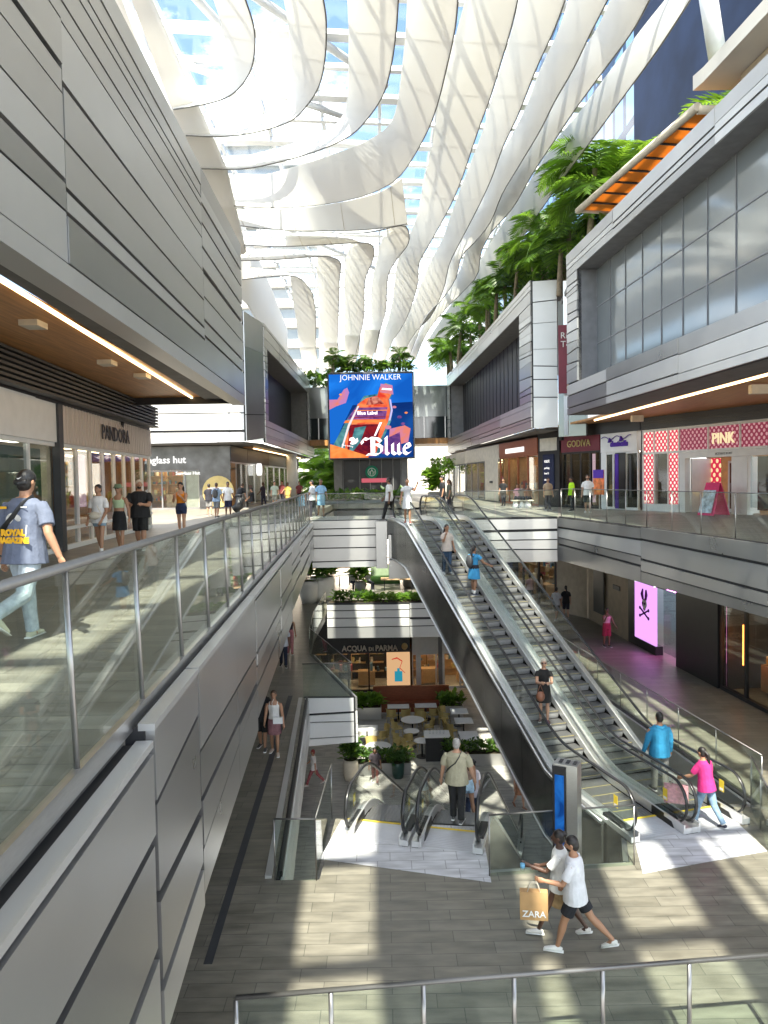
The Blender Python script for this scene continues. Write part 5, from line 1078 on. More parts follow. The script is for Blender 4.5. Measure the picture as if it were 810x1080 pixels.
def palm_mesh(seed, h, nf, fl, mats, droop=.78, lw=.036, trunks=1, crownlean=.2):
    r = random.Random(seed); tr = MB(); cr_ = MB()
    for q in range(trunks):
        ox, oy = (r.uniform(-.5, .5), r.uniform(-.5, .5)) if trunks > 1 else (0, 0); hh = h*r.uniform(.7, 1.05) if q else h
        lx, ly = r.uniform(-crownlean, crownlean)*hh*.5, r.uniform(-crownlean, crownlean)*hh*.5
        pts = [(ox+lx*(k/6)**1.5, oy+ly*(k/6)**1.5, hh*k/6) for k in range(7)]
        tr.tube(pts, [.13-.008*k for k in range(7)], 8)
        top = V(pts[-1]); n = nf if q == 0 else int(nf*.7)
        for i in range(n):
            a = i*2.4+r.uniform(-.3, .3); el = r.uniform(.1, 1.3)*(1 if r.random() > .25 else .4); L = fl*r.uniform(.7, 1.15); seg = 9
            p = top.copy(); el_ = el; prev = p.copy()
            for k in range(seg):
                d = V((cos(a)*cos(el_), sin(a)*cos(el_), sin(el_))); p2 = p+d*(L/seg); side = V((-sin(a), cos(a), 0))
                cr_.add([p-side*.02, p+side*.02, p2+side*.015, p2-side*.015], [(0, 1, 2, 3)], 0)
                if k > 0:
                    f = k/(seg-1); ll = fl*.42*sin(pi*(.12+.8*f))*r.uniform(.85, 1.1)
                    for sg in (-1, 1):
                        for jj in (0, .33, .66):
                            c = p.lerp(p2, jj); tip = c+(side*sg*.85+d*.55).normalized()*ll+V((0, 0, -.28*ll*droop+r.uniform(-.06, .06)))
                            wv = d*(lw*(L/1.6)); mid = c.lerp(tip, .5)+V((0, 0, .06*ll))
                            cr_.add([c-wv*.4, c+wv*.4, mid+wv, tip, mid-wv*.6], [(0, 1, 2, 3, 4)], r.randrange(len(mats)))
                p = p2; el_ -= (.16+.16*k/seg)*droop
    a = tr.build('trunk', 'bark', None, True, False); b = cr_.build('crown', list(mats), None, True, False)
    return a.data, b.data
droop_ = .75
PALM = [palm_mesh(1, 3.4, 15, 2.1, ('leaf', 'leaf2', 'leaf'), trunks=2), palm_mesh(2, 2.4, 14, 1.9, ('leaf', 'leafdark', 'leaf2'), trunks=2), palm_mesh(3, 1.4, 16, 1.7, ('leaf2', 'leaf'), droop=.8, trunks=2), palm_mesh(4, 4.2, 16, 2.0, ('leaf', 'leaf2'), trunks=1), palm_mesh(5, 1.0, 16, 1.9, ('leaf2', 'leaf2', 'leaf'), droop=.7, trunks=3)]
def palm(i, loc, rz, sc, label, group='palms along the right hand roof'):
    t = thing('palm_tree', label, 'palm', loc, rz, group); t.scale = (sc,)*3
    for nme, me in zip(('trunk', 'crown'), PALM[i]):
        o = bpy.data.objects.new(nme, me); C.objects.link(o); o.parent = t
    return t
# rows of palms and bushes, placed from the roof edge backwards
plist = [  # px of trunk foot, depth, variety, scale, description
 (622, 33.5, 0, 1.4, 'tall palm standing right at the lower end of the orange awning'), (600, 36, 3, 1.25, 'tallest palm with pale slim trunk left of the awning'), (640, 34, 1, 1.2, 'dense palm behind the low end of the awning'),
 (585, 37, 1, 1.25, 'dark palm between the awning and the leafy gap'), (560, 41, 0, 1.15, 'palm over the corner of the middle block'), (545, 44, 1, 1.3, 'bushy palm above the slatted opening'),
 (527, 47, 3, 1.0, 'palm with fine trunk above the slatted block'), (570, 40, 2, 1.2, 'short bright palm at the corner of the middle block'), (515, 51, 1, 1.4, 'wide dark palm in the middle of the long row'),
 (503, 55, 0, 1.0, 'double trunk palm in the middle of the long row'), (492, 60, 1, 1.4, 'dark palm beyond the middle of the row'), (480, 65, 1, 1.3, 'palm near the far end of the row'), (470, 70, 2, 1.5, 'short palm at the far end of the row'), (460, 74, 2, 1.6, 'last low palm before the screen'),
 (535, 50, 1, 1.5, 'background palm behind the slatted block'), (556, 47, 1, 1.5, 'large background palm above the corner'), (580, 44, 1, 1.5, 'large background palm left of the awning'),
 (655, 30, 4, 1.1, 'bright bushy palm behind the awning at its middle'), (690, 27, 4, 1.0, 'bright bushy palm behind the upper awning'), (718, 25.0, 4, 1.25, 'bright palm rising over the top end of the awning'), (672, 29, 2, 1.2, 'sunny palm between the two bushes behind the awning')]
for i, (px, d, v, sc, lb) in enumerate(plist):
    z = 11.7 if d > 38.5 else 10.65
    q = D(px, 300, d)
    if i >= 17: q = D(px, 300, d); q.x += 2.3; sc *= 1.25
    palm(v, (q.x+ (.9 if d > 37 else .6), d, z + (.9 if i >= 17 else 0)), i*1.3, sc, lb)
for i, (x0, x1, y0, y1, lb) in enumerate([(8.5, 11, 39, 47, 'leafy shrubs'), (8.2, 11, 47, 57, 'darker shrubs'), (7.6, 10.5, 57, 73, 'far shrubs'), (9.2, 11.5, 31.2, 36.5, 'glossy shrubs')]):
    z = 11.7 if i < 3 else 10.2
    t = thing('hedge', ['bushy undergrowth beneath the palms over the corner of the slatted block', 'dark undergrowth beneath the palms in the middle of the row', 'undergrowth beneath the far palms near the screen', 'glossy undergrowth in the gap beside the awning'][i], 'hedge', ((x0+x1)/2, (y0+y1)/2, z), 0, 'hedges on the right hand roof')
    foliage(x0, x1, y0, y1, z, [1.5, 1.4, 1.5, 1.9][i], 1000, .55, 60+i, ('leaf', 'leafdark', 'leafdark'), 'foliage', t)
for i, (x, y, z, v, sc, lb) in enumerate([(-3.6, 72, 11.9, 2, .8, 'small palm above the left corner of the screen'), (-1.6, 72, 11.9, 1, .6, 'second small palm above the screen'), (.3, 72, 11.9, 2, .6, 'third small palm above the screen'), (2.0, 72, 11.9, 1, .75, 'small dark palm above the right corner of the screen'), (-4.6, 71.5, 11.9, 1, .7, 'feathery small palm left of the screen top')]): palm(v, (x, y, z), i, sc, lb, 'small palms above the screen')
t = thing('roof_planter', 'narrow planter along the top of the big screen', 'planter', (-1, 72, 11.7)); MB().box(-5, 2.9, 71, 73, 11.7, 12.0).build('box', 'grey', t); foliage(-5, 2.9, 71, 73, 12, .8, 500, .7, 71, ('leaf', 'leafdark'), 'foliage', t)
palm(4, (-7.0, 86, .0), .5, 2.5, 'bright green palm at street level left of the coffee shop', 'street palms'); palm(2, (-5.6, 88, 1), .5, 2.6, 'second street level palm left of the coffee shop', 'street palms'); palm(4, (-6.4, 82, -.2), 2.5, 1.3, 'low bright palm in front of the street palms', 'street palms')
t = thing('small_tree', 'small round leafy tree at the far end right of the coffee shop', 'tree', (5.2, 66, 0)); MB().tube([(5.2, 66, 0), (5.25, 66, 2.2)], [.07, .05], 6).build('trunk', 'bark', t); m = MB()
foliage(4.3, 6.2, 65.4, 66.6, 2.0, 1.4, 500, .4, 80, ('leaf', 'leaf2'), 'crown', t)
# ------------------------------------------------------------------ people
SK = {'light': pm('skin_light', (.52, .30, .20), .5, 0, .04), 'tan': pm('skin_tan', (.38, .20, .12), .5, 0, .04), 'brown': pm('skin_brown', (.20, .10, .06), .5, 0, .04), 'dark': pm('skin_dark', (.085, .042, .028), .45, 0, .04)}
HAIR = pm('hair_black', (.012, .009, .008), .45, 0, .3, 40); HAIRB = pm('hair_brown', (.06, .03, .015), .5, 0, .3, 40); HAIRL = pm('hair_blond', (.55, .48, .38), .5, 0, .2, 40)
def remesh(mb, name, mat, parent, vox, sm=1):
    me = bpy.data.meshes.new('tmp'); me.from_pydata([tuple(v) for v in mb.v], [], mb.f); me.update()
    o = bpy.data.objects.new('tmp', me); C.objects.link(o)
    bm = bmesh.new(); bm.from_mesh(me); bmesh.ops.recalc_face_normals(bm, faces=bm.faces); bm.to_mesh(me); bm.free()
    md = o.modifiers.new('r', 'REMESH'); md.mode = 'VOXEL'; md.voxel_size = vox; md.use_smooth_shade = True
    if sm: m2 = o.modifiers.new('s', 'SMOOTH'); m2.factor = .5; m2.iterations = sm
    dg = bpy.context.evaluated_depsgraph_get(); dg.update(); nmh = bpy.data.meshes.new_from_object(o.evaluated_get(dg))
    C.objects.unlink(o); bpy.data.objects.remove(o); bpy.data.meshes.remove(me)
    nmh.name = name; nmh.materials.clear(); nmh.materials.append(M[mat] if isinstance(mat, str) else mat)
    r = bpy.data.objects.new(name, nmh); C.objects.link(r); r.parent = parent; return r
def person(loc, face, label, H=1.7, fem=False, skin='light', la=(0, .12, .25, 0), ra=(0, .12, .25, 0), ll=(12, 5), rl=(-14, 12), lean=0, head=0, tilt=0, top=('tee', (.8, .8, .8)), bot=('jeans', (.1, .15, .3)), shoe=(.7, .7, .7), hair=('short', None), vox=.014, build=1., sit=False, extra=(), group=None):
    """la/ra: (forward, outward, elbow, inward) in radians; ll/rl: (thigh forward deg, knee flex deg)"""
    t = thing('person', label, 'person', loc, R(face), group)
    h = H/1.75; b = build*(.93 if fem else 1.)
    hipz = .52*H; J = {}
    # legs
    foot_min = 0
    legs = {}
    for sd, (th, kn) in (('l', ll), ('r', rl)):
        sg = -1 if sd == 'l' else 1; th = R(th); kn = R(kn)
        hip = V((sg*.085*h, 0, 0)); knee = hip+V((sg*.015*h, sin(th), -cos(th)))*.248*H; an = knee+V((0, sin(th-kn), -cos(th-kn)))*.235*H
        fa = min(0, (th-kn)*.7) if kn > .5 or th-kn < -.3 else 0
        toe = an+V((sg*.03*h, .155*h*cos(fa), -.05*h+.155*h*sin(fa)*1.0)); heel = an+V((0, -.06*h*cos(fa)-.0, -.055*h-.05*h*sin(fa)*.5))
        legs[sd] = (hip, knee, an, toe, heel, sg)
    mz = min(min(l[3].z, l[4].z, l[2].z-.06*h) for l in legs.values()); base = -mz+.012
    up = V((0, 0, base)); root = up
    sl_, cl_ = sin(R(lean)), cos(R(lean))
    def T(x, y, z): return root+V((x, y*cl_+z*sl_, z*cl_-y*sl_))
    tw = .86 if fem else 1
    m = MB()
    tor = [(-.05, .088, .072), (.03, .098, .075), (.10, .080 if fem else .088, .062), (.17, .082 if fem else .094, .064), (.235, .098, .070), (.28, .098, .062), (.305, .07, .048), (.325, .040, .038)]
    pts = [T(0, 0.0, z*H) for z, _, _ in tor]; rs = [(a_*H*b, c_*H*b) for _, a_, c_ in tor]
    def elt(mm, pts, rs, n=12, mi=0, infl=0.):
        o = len(mm.v)
        for p, (ra_, rb_) in zip(pts, rs):
            for k in range(n):
                q = 2*pi*k/n; mm.v.append(p+V((cos(q)*(ra_+infl), sin(q)*(rb_+infl)*cl_, -sin(q)*(rb_+infl)*sl_)))
        for i in range(len(pts)-1):
            for k in range(n):
                k2 = (k+1) % n; mm.f.append([o+i*n+k, o+i*n+k2, o+(i+1)*n+k2, o+(i+1)*n+k]); mm.m.append(mi); mm.sm.append(True)
        mm.f.append([o+k for k in range(n)][::-1]); mm.m.append(mi); mm.sm.append(False); mm.f.append([o+(len(pts)-1)*n+k for k in range(n)]); mm.m.append(mi); mm.sm.append(False)
    elt(m, pts, rs)
    # head
    hc = T(0, .012*H, .415*H); nb = T(0, 0, .31*H)
    m.tube([nb, hc+V((0, -.005, -.03))], [.034*H, .032*H], 10)
    HR = Matrix.Rotation(R(head), 3, 'Z') @ Matrix.Rotation(R(tilt), 3, 'X')
    def HP(x, y, z): return hc+HR @ V((x*h, y*h, z*h))
    m.ell(hc, (.075*h, .092*h, .108*h), 14, 10, rot=HR); m.ell(HP(0, .022, -.065), (.052*h, .062*h, .055*h), 12, 8, rot=HR)
    m.tube([HP(0, .085, .02), HP(0, .112, -.022), HP(0, .09, -.032)], [.010*h, .016*h, .012*h], 6)
    for sg in (-1, 1): m.ell(HP(sg*.078, -.005, -.01), (.012*h, .022*h, .032*h), 8, 6, rot=HR)
    m.ell(HP(0, .088, -.06), (.024*h, .012*h, .010*h), 8, 6, rot=HR)
    # arms
    arms = {}
    for sd, (fw, ou, el, inw) in (('l', la), ('r', ra)):
        sg = -1 if sd == 'l' else 1
        sh = T(sg*.112*H*b, 0, .272*H)
        u = V((sg*sin(ou), sin(fw)*cos(ou), -cos(fw)*cos(ou))).normalized(); elb = sh+u*.172*H
        f2 = fw+el; v = V((sg*sin(ou)*(1-min(1, abs(inw)*2))-sg*sin(inw), sin(f2)*cos(inw), -cos(f2)*cos(inw))).normalized(); wr = elb+v*.148*H
        hnd = wr+v*.055*H; arms[sd] = (sh, elb, wr, hnd, v, sg)
        m.tube([sh+V((-sg*.02, 0, .0)), sh+u*.05*H, sh+u*.12*H, elb, elb+v*.03*H, elb+v*.08*H, wr], [q*H*(b*.55+.45) for q in (.031, .030, .027, .0235, .0245, .021, .0155)], 10)
        sidev = v.cross(V((sg, 0, 0))).normalized() if abs(v.x) < .9 else V((0, 0, 1)); palmn = V((sg, 0, 0))
        palmn = (palmn-v*palmn.dot(v)).normalized(); sidev = v.cross(palmn).normalized()
        m.tube([wr, wr+v*.02*H, hnd], [(.013*H, .016*H), (.014*H, .024*H), (.011*H, .023*H)], 8)
        fr = max(.0075*h, vox*.62)
        for k in range(4):
            o_ = sidev*((k-1.5)*.0125*H); L = (.040, .046, .043, .034)[k]*H; p0 = hnd+o_-v*.005; curl = -palmn
            m.tube([p0, p0+v*L*.5+curl*L*.12, p0+v*L*.78+curl*L*.42, p0+v*L*.8+curl*L*.68], [fr, fr, fr*.9, fr*.8], 6)
        p0 = wr+v*.02*H; ts = sidev*(1 if sidev.y > 0 else -1); m.tube([p0, p0+ts*.026*H+v*.018*H, p0+ts*.030*H+v*.042*H-palmn*.012*H], [fr*1.25, fr*1.15, fr*.9], 6)
    lw = 1 if not fem else .96
    for sd, (hip, knee, an, toe, heel, sg) in legs.items():
        hip, knee, an, toe, heel = (q+root for q in (hip, knee, an, toe, heel))
        m.tube([hip+V((0, 0, .02)), hip.lerp(knee, .3), hip.lerp(knee, .75), knee, knee.lerp(an, .3), knee.lerp(an, .75), an], [q*H*(b*.6+.4)*lw for q in (.052, .05, .037, .032, .034, .022, .019)], 10)
        m.tube([heel+V((0, 0, .02)), an+V((0, .02, -.03)), an.lerp(toe, .7), toe], [.026*h, .034*h, .03*h, .02*h], 8)
        legs[sd] = (hip, knee, an, toe, heel, sg)
    remesh(m, 'body', SK[skin], t, vox)
    # shoes
    if shoe:
        m = MB()
        for sd, (hip, knee, an, toe, heel, sg) in legs.items():
            m.tube([heel+V((0, -.01, .012)), heel.lerp(toe, .3)+V((0, 0, .028)), heel.lerp(toe, .7)+V((0, 0, .02)), toe+(toe-heel).normalized()*.035*h+V((0, 0, .005))], [(.034*h, .038*h), (.038*h, .045*h), (.046*h, .034*h), (.03*h, .022*h)], 10)
            m.tube([an+V((0, 0, -.05*h)), an+V((0, 0, .0))], [.042*h, .034*h], 8)
        remesh(m, 'shoes', col('sh%.2f%.2f%.2f' % shoe, shoe, .6), t, max(vox*.8, .01))
        m = MB()
        for sd, (hip, knee, an, toe, heel, sg) in legs.items():
            d_ = (toe-heel); m.tube([heel+V((0, -.03, -.012)), toe+d_.normalized()*.045*h+V((0, 0, -.014))], [(.036*h, .01), (.042*h, .01)], 8)
        m.build('shoe_soles', 'white', t, False)
    # trousers / skirts
    kind, bc = bot; bm_ = col('b%.3f%.3f%.3f' % bc, bc, .85, .22, 12, .8)
    if kind in ('jeans', 'shorts', 'longshorts'):
        m = MB(); elt(m, pts[:3], [(a_, c_) for a_, c_ in rs[:3]], 12, 0, .014)
        f_ = {'jeans': 2, 'shorts': .55, 'longshorts': .98}[kind]; f_ = f_ if kind != 'shorts' else (.42 if fem else .72)
        for hip, knee, an, toe, heel, sg in legs.values():
            if f_ > 1: pp = [hip+V((0, 0, .03)), hip.lerp(knee, .4), knee, knee.lerp(an, .5), an+V((0, 0, -.0))]; rr = [.060, .056, .044, .038, .036]
            else: pp = [hip+V((0, 0, .03)), hip.lerp(knee, f_*.5), hip.lerp(knee, f_)]; rr = [.061, .06, .052+(.006 if not fem else 0)]
            m.tube(pp, [q*H*(b*.6+.4) for q in rr], 12)
        remesh(m, 'trousers' if kind == 'jeans' else 'shorts', bm_, t, vox)
    if kind == 'skirt':
        m = MB(); elt(m, [T(0, 0, z*H) for z in (-.20, -.1, .0, .09)], [(.118*H*b, .10*H*b), (.115*H*b, .092*H*b), (.108*H*b, .083*H*b), (.082*H*b, .066*H*b)], 14); remesh(m, 'skirt', bm_, t, vox)
    # top
    kind, tcl = top; tm = col('t%.3f%.3f%.3f' % tcl, tcl, .85, .12, 9, .9)
    m = MB(); inf = .016 if kind in ('tee', 'hoodie') else .009
    lo = {'tee': -.06, 'hoodie': -.07, 'tank': .04, 'crop': .13, 'dress': -.19}[kind]
    ztop = {'tank': .262, 'crop': .25}.get(kind, .318)
    lv = [z for z in (-.19, -.12, lo, .03, .10, .17, .235, .28, .305, ztop) if lo <= z <= ztop]; lv = sorted(set(lv))
    def rad(z):
        zs = [q[0] for q in tor]; 
        if z <= zs[0]: return (.108*H*b+(-.05-z)*.10*H, .085*H*b+(-.05-z)*.1*H)
        for i in range(len(zs)-1):
            if zs[i] <= z <= zs[i+1]: f = (z-zs[i])/(zs[i+1]-zs[i]); return tuple((tor[i][k]*(1-f)+tor[i+1][k]*f)*H*b for k in (1, 2))
        return (tor[-1][1]*H*b, tor[-1][2]*H*b)
    rr = [rad(z) for z in lv]
    if kind in ('tee', 'hoodie'): rr = [(max(a_, .094*H*b)+(.008*H if z < .05 else 0), max(c_, .074*H*b)+(.010*H if z < .05 else 0)) if z < .2 else (a_, c_) for (a_, c_), z in zip(rr, lv)]
    elt(m, [T(0, 0, z*H) for z in lv], rr, 16, 0, inf)
    for sd, (sh, elb, wr, hnd, v, sg) in arms.items():
        if kind in ('tee', 'dress'): e_ = sh.lerp(elb, .72 if kind == 'tee' else .45); m.tube([sh+V((-sg*.045*h, 0, .005)), sh.lerp(elb, .35), e_], [q*H*(b*.55+.45) for q in (.0415, .0405, .041)], 12)
        if kind == 'hoodie': m.tube([sh+V((-sg*.045*h, 0, .0)), sh.lerp(elb, .5), elb, elb.lerp(wr, .5), wr], [q*H for q in (.042, .04, .034, .03, .026)], 12)
        if kind in ('tank', 'crop'): m.tube([T(sg*.055*H, .055*H*b, .25*H), T(sg*.06*H, .02*H, .302*H), T(sg*.055*H, -.055*H*b, .25*H)], .011*H, 6)
    if kind == 'hoodie': m.tube([T(-.06*H, -.03*H, .31*H), T(0, -.062*H, .295*H), T(.06*H, -.03*H, .31*H)], .026*H, 8)
    remesh(m, {'tee': 'shirt', 'hoodie': 'hooded_top', 'tank': 'vest_top', 'crop': 'crop_top', 'dress': 'dress'}[kind], tm, t, vox)
    # hair
    hk, hm_ = hair; hm_ = hm_ or HAIR
    if hk != 'none':
        m = MB()
        if hk in ('short', 'bun', 'long', 'pony'):
            m.ell(HP(0, -.014, .022), (.082*h, .096*h, .103*h), 14, 10, rot=HR); 
            m.ell(HP(0, -.04, -.02), (.078*h, .068*h, .09*h), 12, 8, rot=HR)
        if hk == 'bun': m.ell(HP(0, -.1, .06), (.045*h,)*3, 10, 8)
        if hk == 'long': m.tube([HP(0, -.05, .02), HP(0, -.085, -.08), HP(0, -.10, -.2), HP(0, -.10, -.32)], [(.085*h, .05*h), (.095*h, .045*h), (.09*h, .04*h), (.05*h, .025*h)], 10)
        if hk == 'pony': m.tube([HP(0, -.09, .04), HP(.01, -.15, -.02), HP(.03, -.16, -.18), HP(.05, -.13, -.36)], [.03*h, .04*h, .04*h, .02*h], 8)
        if hk in ('long', 'short', 'bun', 'pony'): 
            hr = remesh(m, 'hair', hm_, t, max(vox*.9, .01))
    for e_ in extra:
        if e_ == 'cap_back':
            m = MB(); m.ell(HP(0, -.002, .035), (.088*h, .103*h, .092*h), 16, 10, rot=HR); m.tube([HP(-.07, -.085, -.005), HP(0, -.115, -.02), HP(.07, -.085, -.005)], [(.02, .03)]*3, 8); cp = remesh(m, 'cap', 'black', t, .008)
            m = MB(); pp = [(-.028, .004), (-.018, -.012), (.0, -.012), (.036, .012), (.0, .0), (-.012, -.002)]; m.add([HP(x, -.1085, .035+z) for x, z in pp], [tuple(range(6))]); m.build('cap_mark', 'white', cp, False)
        if e_ == 'cap_front':
            m = MB(); m.ell(HP(0, 0, .038), (.087*h, .1*h, .09*h), 14, 8, rot=HR); m.tube([HP(0, .06, .03), HP(0, .16, .015)], [(.07*h, .014), (.055*h, .01)], 10); remesh(m, 'cap', extra[-1] if not isinstance(extra[-1], str) or extra[-1] in M else 'cream', t, .01)
        if e_ == 'hat':
            m = MB(); m.tube([HP(0, 0, .02), HP(0, 0, .06), HP(0, 0, .125)], [(.135*h, .145*h), (.09*h, .1*h), (.07*h, .08*h)], 14); m.build('hat', pm('hatgreen', (.14, .20, .12), .9), t, False)
        if e_ == 'glasses':
            m = MB(); [m.ell(HP(sg*.032, .088, .012), (.026*h, .012*h, .02*h), 10, 6, rot=HR) for sg in (-1, 1)]; m.tube([HP(-.075, .02, .015), HP(-.05, .09, .018), HP(.05, .09, .018), HP(.075, .02, .015)], .005, 5); m.build('sunglasses', 'black', t, False)
        if e_ == 'eyes':
            m = MB(); [m.ell(HP(sg*.03, .086, .008), (.012*h, .008*h, .008*h), 8, 5, rot=HR) for sg in (-1, 1)]; [m.tube([HP(sg*.018, .092, .028), HP(sg*.045, .088, .03)], .004, 4) for sg in (-1, 1)]; m.build('eyes', 'black', t, False)
            m = MB(); m.ell(HP(0, .097, -.06), (.02*h, .006*h, .006*h), 8, 5, rot=HR); m.build('lips', pm('lips', (.35, .09, .08), .5), t, False)
        if e_ == 'beard': m = MB(); m.ell(HP(0, .03, -.072), (.056*h, .066*h, .048*h), 12, 8, rot=HR); m.build('beard', HAIR, t, False)
        if e_ == 'backpack':
            m = MB(); m.ell(T(0, -.125*H, .17*H), (.085*H, .055*H, .135*H), 14, 10); m.tube([T(-.06*H, -.09*H, .25*H), T(-.07*H, 0, .325*H), T(-.07*H, .075*H, .22*H), T(-.07*H, .0, .08*H)], .014, 6); m.tube([T(.06*H, -.09*H, .25*H), T(.07*H, 0, .325*H), T(.07*H, .075*H, .22*H), T(.07*H, .0, .08*H)], .014, 6); m.build('backpack', 'charcoal', t, False)
        if e_ == 'sling':
            m = MB()
            pp = [T(-.105*H*b, -.02*H, .06*H), T(-.07*H*b, -.088*H, .14*H), T(.0, -.096*H, .21*H), T(.045*H, -.075*H, .28*H), T(.06*H, -.02*H, .325*H), T(.03*H, .08*H, .25*H), T(-.09*H, .07*H, .1*H)]
            m.tube(pp, [(.030, .007)]*len(pp), 8); m.build('sling_strap', 'black', t, False)
        if e_ == 'crossbody':
            m = MB(); pp = [T(-.09*H, .04*H, .0), T(-.03*H, .082*H, .16*H), T(.055*H, .03*H, .31*H), T(.03*H, -.085*H, .22*H), T(-.09*H, -.06*H, .04*H)]; m.tube(pp, .009, 5); m.build('bag_strap', 'cream', t, False)
        if e_ == 'socks':
            m = MB(); [m.tube([l[2]+V((0, 0, -.02)), l[2].lerp(l[1], .28)], [.024*H, .027*H], 10) for l in legs.values()]; m.build('socks', 'white', t, False)
        if e_ == 'watch':
            m = MB(); sh, elb, wr, hnd, v, sg = arms['l']; m.tube([wr-v*.03, wr-v*.01], .021*H*.9, 10); m.build('wristband', 'black', t, False)
    mw = PM[t.name]
    return t, {k: mw @ a_[3] for k, a_ in arms.items()}, (lambda x, y, z: T(x, y, z))
def at(px, py, z): q = G(px, py, z); return (q.x, q.y, z)
BLK = (.012, .012, .014); WH = (.80, .80, .79)
# near man on the upper walkway
pt, hd, TT = person(at(30, 676, 0), -14, 'man in black backward cap, slate T-shirt and pale jeans walking away', 1.79, False, 'tan', la=(.10, .28, .18, .0), ra=(-.28, .36, .45, -.06), ll=(16, 8), rl=(-20, 52), top=('tee', (.12, .14, .20)), bot=('jeans', (.40, .45, .49)), shoe=(.55, .53, .40), hair=('short', None), vox=.0075, build=1.12, extra=('cap_back', 'sling', 'watch'), lean=3)
H = 1.79
m = MB()
bk = lambda x, z, e=0: TT(x, -(.064*H*1.12+.018+.012+e), z)
m.ell(TT(-.015, -.142, .335), (.10, .018, .085), 20, 10); o = m.build('shirt_print', col('printwhite', (.62, .6, .56), .8, .35, 12), pt, False)
m = MB(); m.tube([TT(.125, -.125, .29), TT(.115, -.137, .10)], [(.010, .004)]*2, 6); m.build('shirt_print_bar', 'white', pt, False)
yl = col('printyellow', (.80, .42, .02)); p_ = TT(.0, -.172, .155)
text('ROYAL', .088, yl, pt, (p_.x, p_.y, p_.z+.03), .003, 'shirt_lettering', bold=.006, rot=(pi/2, 0, 0)); text('MAGAZINE', .078, yl, pt, (p_.x, p_.y-.002, p_.z-.045), .003, 'shirt_lettering', bold=.006, rot=(pi/2, 0, 0), xs=.95); text('MIAMI', .03, 'white', pt, (p_.x, p_.y, p_.z-.09), .003, 'shirt_lettering', rot=(pi/2, 0, 0), bold=.002)
m = MB(); m.box(p_.x-.19, p_.x-.10, -.125, -.121, p_.z+.30, p_.z+.325); m.build('shoulder_print', yl, pt, False); m = MB(); m.box(.07, .14, -.126, -.12, p_.z+.31, p_.z+.322); m.build('shoulder_print', 'white', pt, False)
# trio
_, hw, _ = person(at(106, 586, 0), 172, 'woman in white T-shirt and denim shorts on the left of the walking trio', 1.63, True, 'tan', la=(.15, .1, .5, .2), ra=(.05, .15, .2, 0), ll=(10, 4), rl=(-12, 10), top=('tee', (.75, .74, .73)), bot=('shorts', (.25, .36, .46)), shoe=(.06, .07, .10), hair=('bun', None), vox=.012, extra=('eyes', 'crossbody', 'socks'))
q = at(106, 586, 0); t = thing('shoulder_bag', 'cream half moon bag hanging at the hip of the woman in white T-shirt', 'bag', (q[0]-.02, q[1]-.22, .92)); m = MB(); m.ell((0, 0, 0), (.13, .05, .08)); m.tube([(-.15, 0, .05), (0, 0, .09), (.15, 0, .05)], .012, 5); m.build('bag_body', 'cream', t, False)
person(at(127, 582, 0), 178, 'woman in sage hat, green top and black skirt in the middle of the trio', 1.62, True, 'tan', la=(.05, .25, .5, 0), ra=(.3, .15, .9, -.1), ll=(8, 4), rl=(-10, 8), top=('crop', (.45, .58, .36)), bot=('skirt', BLK), shoe=(.03, .03, .03), hair=('long', HAIRB), vox=.012, extra=('hat', 'glasses'))
person(at(149, 580, 0), 184, 'man in black shirt and black shorts with blond cap on the right of the trio', 1.73, False, 'tan', la=(.45, .05, 1.25, .4), ra=(.45, .05, 1.2, .45), ll=(9, 3), rl=(-8, 8), head=25, top=('tee', (.012, .012, .013)), bot=('longshorts', (.014, .014, .014)), shoe=(.6, .6, .6), hair=('short', HAIRL), vox=.012, build=1.25, extra=('beard',))
person(at(192, 566, 0), 176, 'woman in orange top and dark denim shorts looking at her phone near the left railing', 1.66, True, 'light', la=(.55, .05, 1.7, .3), ra=(.55, .05, 1.8, .35), ll=(4, 2), rl=(-5, 4), tilt=-10, top=('tank', (.75, .25, .02)), bot=('shorts', (.02, .035, .09)), shoe=(.5, .5, .5), hair=('long', HAIR), vox=.013, extra=('eyes',))
farL = [((221, 544), 10, 'man in dark T-shirt and grey shorts standing beside the blue backpack', (.02, .02, .03), 'longshorts', (.2, .2, .2), ()),
 ((229, 546), -8, 'man wearing a blue backpack, pale cap and grey shorts at the corner shop', (.25, .35, .5), 'longshorts', (.13, .14, .15), ('backpack',)),
 ((241, 545), -160, 'boy in white T-shirt and navy shorts beside the pushchair', (.75, .75, .75), 'longshorts', (.015, .02, .06), ()),
 ((252, 541), -20, 'person in black bending over the pushchair', BLK, 'jeans', BLK, ()),
 ((266, 536), 70, 'person in dark clothes sitting by the left walkway shops', BLK, 'jeans', (.03, .03, .03), ()),
 ((278, 534), 60, 'woman in black with brown hair in front of the far left shops', (.03, .02, .03), 'jeans', (.03, .03, .05), ()),
 ((290, 535), 200, 'stout man in pale green shirt and white cap by the far left shops', (.42, .48, .38), 'longshorts', (.3, .28, .22), ()),
 ((298, 533), 150, 'person in dark red top in the crowd by the white column', (.2, .04, .04), 'jeans', (.05, .05, .07), ()),
 ((304, 534), 180, 'woman in yellow top just left of the white column', (.7, .5, .12), 'skirt', (.5, .35, .1), ()),
 ((316, 531), 190, 'person in maroon shirt right of the white column', (.22, .05, .06), 'jeans', (.03, .03, .03), ()),
 ((330, 546), 80, 'man in white shirt and dark trousers leaning on the far railing', (.75, .76, .78), 'jeans', (.03, .03, .04), ()),
 ((339, 546), 200, 'woman in light blue dress behind the far railing', (.25, .45, .65), 'skirt', (.25, .45, .65), ())]
